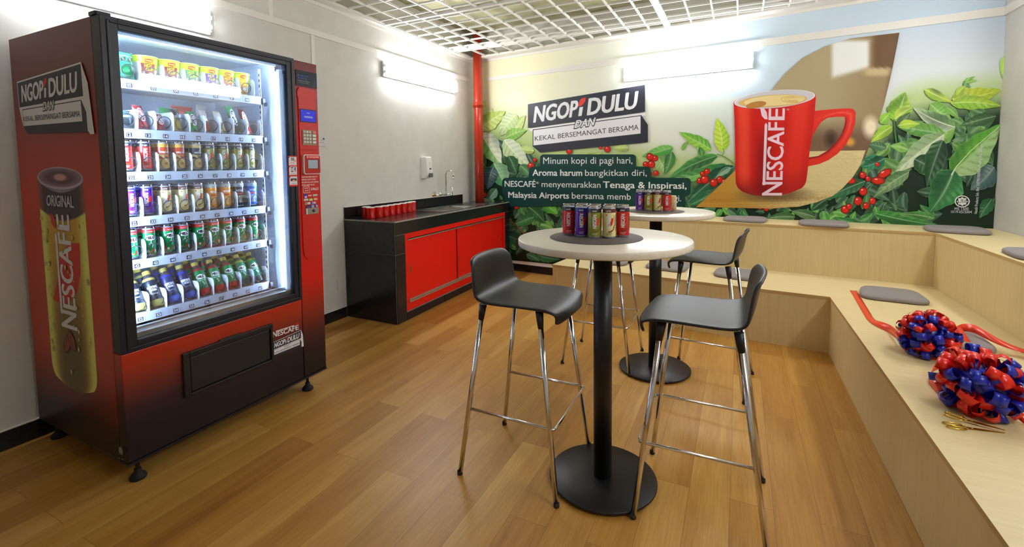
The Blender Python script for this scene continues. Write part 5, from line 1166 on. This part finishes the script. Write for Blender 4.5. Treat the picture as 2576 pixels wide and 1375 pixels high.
    # sockets
    def plate(label, y_, z, w_, h_, holes):
        t = thing('wall_socket', label, 'socket', (0, y_, z)); b = MB(); b.rbox(0, 0.010, -w_/2, w_/2, -h_/2, h_/2, 0.006, 0, axis='x'); b.build('plate', M_GREYW if holes else M_WALL, t, bevel=0.002)
        b = MB()
        if holes:
            for yy, zz, a, c in ((-.012, -.012, .003, .004), (.012, -.012, .003, .004), (0, .008, .003, .005)): b.box(0.010, 0.0105, yy-a, yy+a, zz-c, zz+c)
            b.build('pin_holes', M_DARK, t); b = MB(); b.box(0.010, 0.013, 0.012, 0.026, 0.012, 0.028); b.build('switch', M_DARK, t)
        else:
            for zz in (-.03, .03): b.lathe([(0.003, 0.0105), (0.0, 0.011)], 8, M=Matrix.Translation((0, 0, zz)) @ Matrix.Rotation(PI/2, 4, 'Y'))
            b.build('screw', M_GREYW, t)
    plate('grey power socket with switch on the wall behind the vending machine', 2.86, 1.578, 0.086, 0.086, True)
    plate('blank wall plate low on the wall between machine and counter', 3.012, 0.315, 0.075, 0.10, False)
counter()
# ------------------------------------------------------------------ tables and stools
M_TOP = wood_laminate('pale_laminate', (226, 214, 194), (238, 228, 210), 'x', 0.32)
M_MAT = noisy(mat('woven_mat', rough=0.75), (92, 84, 80), (112, 102, 96), scale=260, bump=0.4)
M_POST = mat('powder_black', (20, 20, 22), 0.42)
def table(x, y, label):
    t = thing('bar_table', label, 'table', (x, y, 0), 0, 'round bar tables')
    b = MB(); b.lathe([(0, 0.0), (0.01, 0)], 8)
    b = MB(); b.lathe([(0, 1.020), (0.347, 1.020), (0.3515, 1.022), (0.353, 1.026), (0.353, 1.043), (0.3515, 1.0465), (0.348, 1.048), (0, 1.048)], 96); b.build('tabletop', M_TOP, t)
    b = MB(); b.tube([(0, 0, 0.019), (0, 0, 1.012)], 0.0385, 32); b.build('column', M_POST, t)
    b = MB(); b.box(-0.16, 0.16, -0.02, 0.02, 1.012, 1.0195); b.box(-0.02, 0.02, -0.16, 0.16, 1.012, 1.0195); b.build('top_bracket', M_POST, t)
    b = MB(); b.lathe([(0, 0.008), (0.224, 0.008), (0.226, 0.010), (0.226, 0.0165), (0.223, 0.019), (0.05, 0.021), (0, 0.021)], 96); base = b.build('base_plate', M_POST, t)
    for k in range(4):
        b = MB(); b.lathe([(0, 0.0002), (0.012, 0.0002), (0.013, 0.008), (0, 0.008)], 12, M=TR(0.18*math.cos(k*PI/2+1.2), 0.18*math.sin(k*PI/2+1.2), 0)); b.build('glide', M_BLACK, base)
T1 = (2.677, 1.898); T2 = (2.703, 3.110)
table(*T1, 'round bar table in front, pale top and black column, between the two nearest stools')
table(*T2, 'round bar table farther back, in front of the bench and mural')
for (x, y, r, l) in ((2.648, 1.893, 0.190, 'dark grey round placemat on the front bar table'), (2.700, 3.095, 0.178, 'dark grey round placemat on the rear bar table')):
    b = MB(); b.lathe([(0, 0.0003), (r, 0.0003), (r+0.0008, 0.0012), (r, 0.0022), (0, 0.0022)], 72, M=TR(x, y, 1.048)); tag(b.build('placemat', M_MAT), l, 'placemat', 'placemats')
ZT = 1.0505
for k, x, y, a, l in (('red', 2.522, 1.916, -1.15, 'red drink can at the left end of the front table row'), ('purple', 2.586, 1.893, -1.15, 'purple drink can second from left on the front table'),
                      ('olive', 2.648, 1.872, -1.15, 'olive green drink can in the middle of the front table row'), ('cream', 2.705, 1.890, -1.30, 'cream drink can in the front table row'),
                      ('red', 2.749, 1.944, -1.25, 'red drink can at the right end of the front table row'), ('purple', 2.572, 1.953, -1.2, 'purple drink can behind the front table row, second row left'),
                      ('olive', 2.634, 1.934, -1.2, 'olive drink can behind the front table row, second row middle'), ('cream', 2.692, 1.957, -1.2, 'cream drink can behind the front table row, second row right')):
    can(k, TR(x, y, ZT, a), l, 'cans on the front bar table')
for k, x, y, a, l in (('purple', 2.606, 3.083, -1.3, 'purple drink can at the left end on the rear table'), ('olive', 2.661, 3.076, -1.3, 'olive drink can second from left on the rear table'), ('cream', 2.716, 3.090, -1.3, 'cream drink can third from left on the rear table'),
                      ('red', 2.773, 3.086, -1.3, 'red drink can at the right end on the rear table'), ('amber', 2.598, 3.143, -1.3, 'amber drink can peeking out behind the purple can on the rear table'), ('red', 2.668, 3.134, -1.3, 'red drink can behind the olive can on the rear table')):
    can(k, TR(x, y, ZT, a), l, 'cans on the rear bar table')
t = thing('twine_jar', 'small tan twine-textured jar behind the red can on the rear table', 'jar', (2.793, 3.152, ZT))
b = MB(); b.lathe([(0, 0), (0.026, 0), (0.030, 0.004), (0.031, 0.04), (0.030, 0.078), (0.027, 0.084), (0, 0.084)], 26)
b.build('jar_body', noisy(mat('twine', rough=0.8), (150, 110, 70), (226, 200, 160), scale=120, bump=0.5), t)
b = MB(); b.lathe([(0.0275, 0.084), (0.029, 0.086), (0.029, 0.096), (0, 0.097)], 26); b.build('lid', mat('jar_lid', (206, 176, 130), 0.5), t)

def stool():
    t = thing('bar_stool', 'x', 'stool', (0, 0, 0), 0, 'bar stools')
    prof = [(0.226, 0.722), (0.225, 0.734), (0.210, 0.748), (0.178, 0.758), (0.12, 0.763), (0.03, 0.762), (-0.07, 0.760), (-0.125, 0.766), (-0.158, 0.786), (-0.177, 0.822), (-0.187, 0.868), (-0.195, 0.912), (-0.203, 0.938), (-0.216, 0.950)]
    wid = [0.150, 0.168, 0.182, 0.192, 0.198, 0.200, 0.202, 0.204, 0.206, 0.204, 0.199, 0.189, 0.178, 0.166]
    b = MB(); n = len(prof)-1
    def f(a, q):
        i = min(n-1, int(a*n)); u = a*n-i
        x = prof[i][0]*(1-u)+prof[i+1][0]*u; z = prof[i][1]*(1-u)+prof[i+1][1]*u; w_ = wid[i]*(1-u)+wid[i+1]*u; v = q*2-1
        back = sstep(0.55, 0.75, a)
        z += 0.005*(v*v)*(1-back)*(sstep(0.0, 0.3, a)) - 0.006*(1-back)*math.exp(-((x-0.0)/0.1)**2)*(1-v*v)
        x += 0.022*v*v*back
        if a < 0.15: z += -0.012*abs(v)**3; x -= 0.03*abs(v)**3
        if a > 0.9: z -= 0.015*abs(v)**5
        return Vector((x, v*w_, z))
    b.grid(f, n, 10)
    seat = b.build('seat', M_SEAT, t); s_ = seat.modifiers.new('thick', 'SOLIDIFY'); s_.thickness = 0.014; s_.offset = -1
    s_ = seat.modifiers.new('smooth', 'SUBSURF'); s_.levels = 2; s_.render_levels = 2
    feet = {(1, 1): (0.226, 0.222), (1, -1): (0.226, -0.222), (-1, 1): (-0.226, 0.218), (-1, -1): (-0.226, -0.218)}
    top = {(1, 1): (0.140, 0.168), (1, -1): (0.140, -0.168), (-1, 1): (-0.128, 0.172), (-1, -1): (-0.128, -0.172)}
    ZTOP = 0.722
    def lp(k, z): a = 1-z/ZTOP; return Vector((top[k][0]+(feet[k][0]-top[k][0])*a, top[k][1]+(feet[k][1]-top[k][1])*a, z))
    for k in feet:
        b = MB(); b.tube([lp(k, 0.012), lp(k, 0.3), lp(k, 0.705)], 0.0108, 14)
        L = b.build('leg', M_CHROME, t)
        b = MB(); p = lp(k, 0); b.lathe([(0, 0.0002), (0.0115, 0.0002), (0.0122, 0.004), (0.0118, 0.016), (0, 0.016)], 14, M=TR(p.x, p.y, 0)); b.build('foot_cap', mat('foot_black', (28, 26, 26), 0.6), L)
    for k in top:
        b = MB(); b.tube([lp(k, 0.694), lp(k, 0.722), lp(k, 0.761)], 0.0118, 12, r1=0.0165); b.build('seat_mount', M_BLACK, t)
    b = MB(); z = 0.300; A = lp((-1, -1), z); B = lp((1, -1), z); Cc = lp((1, 1), z); Dd = lp((-1, 1), z); o = 0.016
    pts = [A+Vector((0, 0, 0)), B+Vector((0.000, -0.004, 0)), B+Vector((o, 0.0, 0)), B+Vector((o+.004, 0.014, 0)), Cc+Vector((o+.004, -0.014, 0)), Cc+Vector((o, 0, 0)), Cc+Vector((0, 0.004, 0)), Dd]
    b.tube(pts, 0.0062, 12); b.build('footrest', M_CHROME, t)
    return t
st = stool()
PL = [(2.330, 1.878, 0.0, 'black bar stool left of the front table, backrest towards the vending machine'), (3.067, 1.948, PI, 'black bar stool right of the front table, nearest the viewer'),
      (3.030, 3.096, PI-0.11, 'black bar stool right of the rear table, close to the bench'), (2.348, 3.158, 0.0, 'bar stool left of the rear table, half hidden behind the front table top')]
for i, (x, y, r, l) in enumerate(PL):
    if i == 0: st.location = (x, y, 0); st.rotation_euler = (0, 0, r); st['label'] = l
    else: dup(st, TR(x, y, 0, r), l)

# ------------------------------------------------------------------ tiered benches, cushions
M_BX = wood_laminate('bench_laminate', (216, 192, 138), (223, 200, 148), 'z', 0.5)
M_BT = wood_laminate('bench_top_laminate', (221, 200, 148), (228, 208, 158), 'x', 0.42)
M_EDGE = mat('bench_edge_band', (196, 164, 108), 0.5)
S1, S2 = 0.406, 0.814
def benches():
    A = Vector((1.600, 4.130, 0)); B = Vector((3.772, 3.882, 0)); R0 = Vector((3.815, -0.9, 0))
    d = (B-A).normalized(); nrm = Vector((-d.y, d.x, 0))
    UB = Vector((4.503, 4.512, 0)); UL = UB - d*2.72; UR = Vector((4.560, -0.9, 0))
    def wallpt(p): # from p along nrm to the back wall
        k = (yb(p.x)-0.013-p.y)/(nrm.y-BK*nrm.x); return p+nrm*k
    def panel(b, p, q, z0, z1, th, m):   # upright panel from p to q, thickness to its left
        e = (q-p).normalized(); nn = Vector((-e.y, e.x, 0))*th
        P = [p, q, q+nn, p+nn]; lo = [b.vert((v.x, v.y, z0)) for v in P]; hi = [b.vert((v.x, v.y, z1)) for v in P]
        for i in range(4): j = (i+1) % 4; b.face((lo[i], lo[j], hi[j], hi[i]), m)
        b.face(hi, m); b.face(lo[::-1], m)
    def prism(b, P, z0, z1, mt, ms):
        lo = [b.vert((v.x, v.y, z0)) for v in P]; hi = [b.vert((v.x, v.y, z1)) for v in P]; n = len(P)
        for i in range(n): j = (i+1) % n; b.face((lo[i], lo[j], hi[j], hi[i]), ms)
        b.face(hi, mt); b.face(lo[::-1], ms)
    def bench(label, A, B, R, zt, zr, zb, back=None):
        t = thing('tiered_bench', label, 'bench', (0, 0, 0), 0, 'tiered benches')
        WA = wallpt(A); o = 0.004
        P = [A-nrm*o-d*o, B-nrm*o+Vector((-o, 0, 0)), R+Vector((-o, 0, 0)), Vector((RWX-0.003, R.y, 0)), Vector((RWX-0.003, yb(RWX)-0.013, 0)), WA-d*o]
        b = MB()
        prism(b, P, zt-0.019, zt, 0, 1); b.build('seat_top', [M_BT, M_EDGE], t)
        b = MB(); panel(b, A, B, zb, zt-0.0195, 0.018, 0); b.build('riser', M_BX, t)
        b = MB(); panel(b, B+Vector((0.018, 0.0, 0)), R+Vector((0.018, 0, 0)), zb, zt-0.0195, 0.018, 0) if False else panel(b, B+Vector((0.0, -0.001, 0)), R, zb, zt-0.0195, 0.018, 0); b.build('riser', M_BX, t)
        b = MB(); panel(b, WA, A+nrm*0.0185, zb, zt-0.0195, 0.018, 0); b.build('end_panel', M_BX, t)
        return t
    bench('lower tier of the pale wooden L-shaped bench along the mural and the right wall', A, B, R0, S1, S1, 0.0)
    bench('upper tier of the pale wooden bench against the mural and the right wall', UL, UB, UR, S2, S2, S1+0.0005)
benches()

M_CUSH = noisy(mat('felt_grey', rough=0.9, spec=0.15), (136, 128, 127), (150, 143, 141), scale=220, bump=0.35)
def cushions():
    b = MB(); N = 40; L = 0.178
    def outline(t):
        c, s_ = math.cos(t), math.sin(t); p = 2/4.5
        x = L*math.copysign(abs(c)**p, c); y = L*math.copysign(abs(s_)**p, s_); return x*(1-0.10*(y/L)), y
    lay = [(0.93, 0.0004), (0.985, 0.005), (1.0, 0.013), (0.985, 0.022), (0.94, 0.028), (0.80, 0.031), (0.4, 0.032)]
    rings = [[b.vert((outline(2*PI*k/N)[0]*s_, outline(2*PI*k/N)[1]*s_, z)) for k in range(N)] for s_, z in lay]
    b.face(rings[0][::-1])
    for A, B in zip(rings, rings[1:]):
        for k in range(N): j = (k+1) % N; b.face((A[k], A[j], B[j], B[k]), 0, None, True)
    b.face(rings[-1], 0, None, True)
    first = None
    L_ = [(2.085, 4.490, S1, 1.47, 'grey seat cushion on the lower bench behind the left rear stool'), (2.610, 4.425, S1, 1.47, 'grey seat cushion on the lower bench behind the rear table column'),
          (3.185, 4.330, S1, 1.47, 'grey seat cushion on the lower bench just right of the rear stool'), (4.150, 4.060, S1, -0.1, 'grey seat cushion on the lower bench corner beside the ribbon end'),
          (4.160, 3.190, S1, -0.12, 'grey seat cushion on the lower bench behind the ribbon rosettes'), (3.235, 4.860, S2, 1.47, 'grey seat cushion on the upper bench below the pictured mug'),
          (3.830, 4.740, S2, 1.47, 'grey seat cushion on the upper bench, middle of the mural side'), (4.655, 4.640, S2, 1.42, 'grey seat cushion in the upper bench corner below the seal'),
          (4.715, 3.560, S2, 0.0, 'grey seat cushion on the upper bench at the right edge of the photo')]
    for x, y, z, r, l in L_:
        if first is None: first = o = b.build('seat_cushion', M_CUSH)
        else: o = first.copy(); COL.objects.link(o)
        o.matrix_world = TR(x, y, z, r); tag(o, l, 'cushion', 'grey seat cushions')
cushions()

# ------------------------------------------------------------------ ribbon rosettes, ribbons, scissors
def satin(name, c):
    m = mat(name, c, 0.3, spec=0.6, coat=0.1); return m
M_RR = satin('red_satin', (236, 32, 10)); M_RB = satin('blue_satin', (16, 38, 178)); M_RT = satin('red_ribbon', (236, 60, 26))
def rosette(label, c, R, seed):
    t = thing('ribbon_rosette', label, 'rosette', c, 0, 'ribbon rosettes'); rd = random.Random(seed); n = 92
    b = MB(); b.lathe([(0, -R*.55), (R*.5, -R*.4), (R*.6, 0), (R*.45, R*.45), (0, R*.6)], 14); b.build('core', M_RB, t)
    for i in range(n):
        z = (1-2*(i+0.5)/n)*0.98
        ph = i*2.39996+rd.uniform(-.25, .25); r_ = math.sqrt(max(0, 1-z*z)); dv = Vector((r_*math.cos(ph), r_*math.sin(ph), z+rd.uniform(-.12, .12))).normalized()
        if c[2]+dv.z*R < S1+0.02: dv.z = (S1+0.025-c[2])/R; dv.normalize()
        tv = dv.cross(Vector((rd.gauss(0, 1), rd.gauss(0, 1), rd.gauss(0, 1)))).normalized(); wv = dv.cross(tv)
        RR = R*rd.choice((0.82, 0.95, 1.0, 1.04)); hh = R*rd.uniform(.10, .16); ww = R*rd.uniform(.105, .14)
        path = [(0.35, 0), (0.58, .35), (0.76, .9), (0.88, 1.15), (0.97, .8), (1.0, 0.0), (0.97, -.8), (0.88, -1.15), (0.76, -.9), (0.58, -.35), (0.35, 0)]
        tw = rd.uniform(-.5, .5); b = MB(); rows = []
        for a, q in path:
            pc = dv*(RR*a)+tv*(hh*q); taper = 0.5+0.5*min(1, (a-0.35)/0.3); wq = (wv+tv*tw*(1-a)*2).normalized()
            row = []
            for s_ in (-1, 1):
                p = pc+wq*(ww*taper*s_)
                if c[2]+p.z < S1+0.003: p.z = S1+0.003-c[2]
                row.append(b.vert(p))
            rows.append(row)
        for A, B in zip(rows, rows[1:]): b.face((A[0], B[0], B[1], A[1]), 0, None, True)
        k = noise.noise(dv*2.7+Vector((seed, 2.0*seed, 0)))*3+rd.uniform(-.35, .35)
        o = b.build('ribbon_loop', M_RR if k > -0.1 else M_RB, t)
        s_ = o.modifiers.new('thick', 'SOLIDIFY'); s_.thickness = 0.0006
def ball(px, py, R): p = on_z(px, py, S1+R*0.80); return (p.x, p.y, S1+R*0.80)
BW1 = ball(2333, 843, 0.123); BW2 = ball(2464, 962, 0.138)
rosette('red and blue ribbon rosette farther back on the lower bench, beside the loose ribbon end', BW1, 0.123, 1)
rosette('nearer red and blue ribbon rosette on the lower bench, beside the gold scissors', BW2, 0.138, 5)
def ribbon(label, pts, wd, ww=0.02):
    b = MB(); rows = []
    def cr(L, t):
        i = min(len(L)-2, int(t)); u = t-i; a, p, q, d = L[max(i-1, 0)], L[i], L[i+1], L[min(i+2, len(L)-1)]
        return 0.5*((2*p)+(q-a)*u+(2*a-5*p+4*q-d)*u*u+(3*p-a-3*q+d)*u**3)
    WD_ = [Vector(x).normalized() for x in wd]; PT_ = [Vector(x) for x in pts]; m_ = (len(pts)-1)*6
    pts = [cr(PT_, k/6) for k in range(m_+1)]; wd = [cr(WD_, k/6) for k in range(m_+1)]
    for i, p in enumerate(pts):
        p.z = max(p.z, S1+0.0012)
        wv = wd[i].normalized()*ww; rows.append((b.vert(Vector(p)-wv), b.vert(Vector(p)+wv)))
    for A, B in zip(rows, rows[1:]): b.face((A[0], B[0], B[1], A[1]), 0, None, True)
    o = b.build('ribbon', M_RT); s_ = o.modifiers.new('thick', 'SOLIDIFY'); s_.thickness = 0.0008
    tag(o, label, 'ribbon', 'red ribbons on the lower bench'); return o
def zz(px, py, dz=0.0015): return on_z(px, py, S1+dz)
p = [zz(2146, 730), zz(2162, 756), zz(2178, 783), zz(2192, 804, .004), zz(2212, 815, .016), zz(2236, 826, .02), zz(2256, 842, .03), zz(2275, 858, .04)]
ribbon('loose red ribbon end lying on the bench left of the rosettes', p, [(1, .1, 0), (1, .1, 0), (1, .1, 0), (1, .3, .1), (.6, .5, .6), (.3, .3, .9), (.2, -.4, 1), (.3, -.5, 1)], 0.021)
p = [zz(2398, 835, .06), zz(2420, 824, .065), zz(2448, 826, .065), zz(2480, 842, .06), zz(2515, 860, .05), zz(2550, 874, .04), zz(2580, 884, .03)]
ribbon('red ribbon running from the rear rosette towards the right edge', p, [(.2, .5, 1), (.3, .5, 1), (.3, .6, .9), (.3, .7, .7), (.2, .9, .5), (.2, 1, .3), (.2, 1, .2)], 0.022)
p = [zz(2404, 822, .07), zz(2418, 845, .05), zz(2432, 868, .02), zz(2440, 884, .004)]
ribbon('short red ribbon falling behind the rear rosette onto the cushion', p, [(.7, .6, .3), (.7, .6, .3), (.8, .5, .2), (1, .4, 0)], 0.03)
p = [zz(2390, 915, .06), zz(2362, 918, .05), zz(2345, 930, .035), zz(2340, 950, .02), zz(2352, 975, .01), zz(2375, 1000, .006)]
ribbon('red ribbon looping out on the left of the nearer rosette', p, [(.2, .2, 1), (.2, .3, 1), (.3, .2, 1), (.3, -.1, 1), (.3, -.4, .9), (.4, -.6, .7)], 0.018)
p = [zz(2530, 1018, .045), zz(2550, 1036, .03), zz(2570, 1054, .014), zz(2600, 1080, .004)]
ribbon('narrow red ribbon tail leaving the nearer rosette at the right edge', p, [(.5, -.4, .6), (.5, -.5, .5), (.5, -.6, .2), (.5, -.6, 0)], 0.012)
p = [zz(2520, 935, .09), zz(2552, 950, .06), zz(2590, 975, .03), zz(2640, 1010, .006)]
ribbon('wide pale red ribbon leaving the nearer rosette above its tail', p, [(.3, .8, .4), (.3, .9, .3), (.3, 1, .1), (.3, 1, 0)], 0.03)
M_GOLD = mat('gold_plate', (206, 168, 62), 0.16, metal=1.0)
M_GOLD2 = mat('gold_blade', (176, 138, 70), 0.25, metal=1.0)
def scissors(label, tip, hand, z):
    tip = Vector((tip[0], tip[1], 0)); hand = Vector((hand[0], hand[1], 0)); e = (tip-hand); Lx = e.length; a = math.atan2(e.y, e.x); piv = hand+e*0.46
    t = thing('scissors', label, 'scissors', (piv.x, piv.y, z), a, 'gold scissors')
    for s_ in (-1, 1):
        b = MB(); z0 = 0.002 if s_ > 0 else 0.0002
        P = [(-0.012, -0.004*s_), (0.0, -0.0045*s_), (Lx*0.54, 0.0), (0.02, 0.005*s_), (-0.01, 0.005*s_)]
        lo = [b.vert((x, y, z0)) for x, y in P]; hi = [b.vert((x, y, z0+0.0016)) for x, y in P]
        for i in range(5): j = (i+1) % 5; b.face((lo[i], lo[j], hi[j], hi[i]))
        b.face(hi); b.face(lo[::-1]); b.build('blade', M_GOLD2, t)
        b = MB(); cx_ = -Lx*0.30; pts = [(cx_+Lx*0.17*math.cos(q), s_*0.013+0.0095*math.sin(q), 0.004) for q in [2*PI*i/22 for i in range(23)]]
        b.tube(pts, 0.0021, 8, caps=False); b.tube([(-0.008, 0.003*s_, 0.003), (cx_+Lx*0.165, s_*0.009, 0.004)], 0.0022, 8); b.build('handle', M_GOLD, t)
    b = MB(); b.lathe([(0.0035, 0.003), (0.003, 0.0055), (0, 0.006)], 12); b.build('pivot', M_GOLD, t)
h1 = on_z(2376, 1048, S1); h2 = on_z(2377, 1070, S1); tp = on_z(2528, 1090, S1)
scissors('pair of gold scissors lying on the lower bench, farther of the two', (tp.x+.002, tp.y+.004), (h1.x, h1.y), S1+0.0085)
scissors('pair of gold scissors lying on the lower bench, nearer of the two', (tp.x, tp.y), (h2.x, h2.y), S1+0.0003)
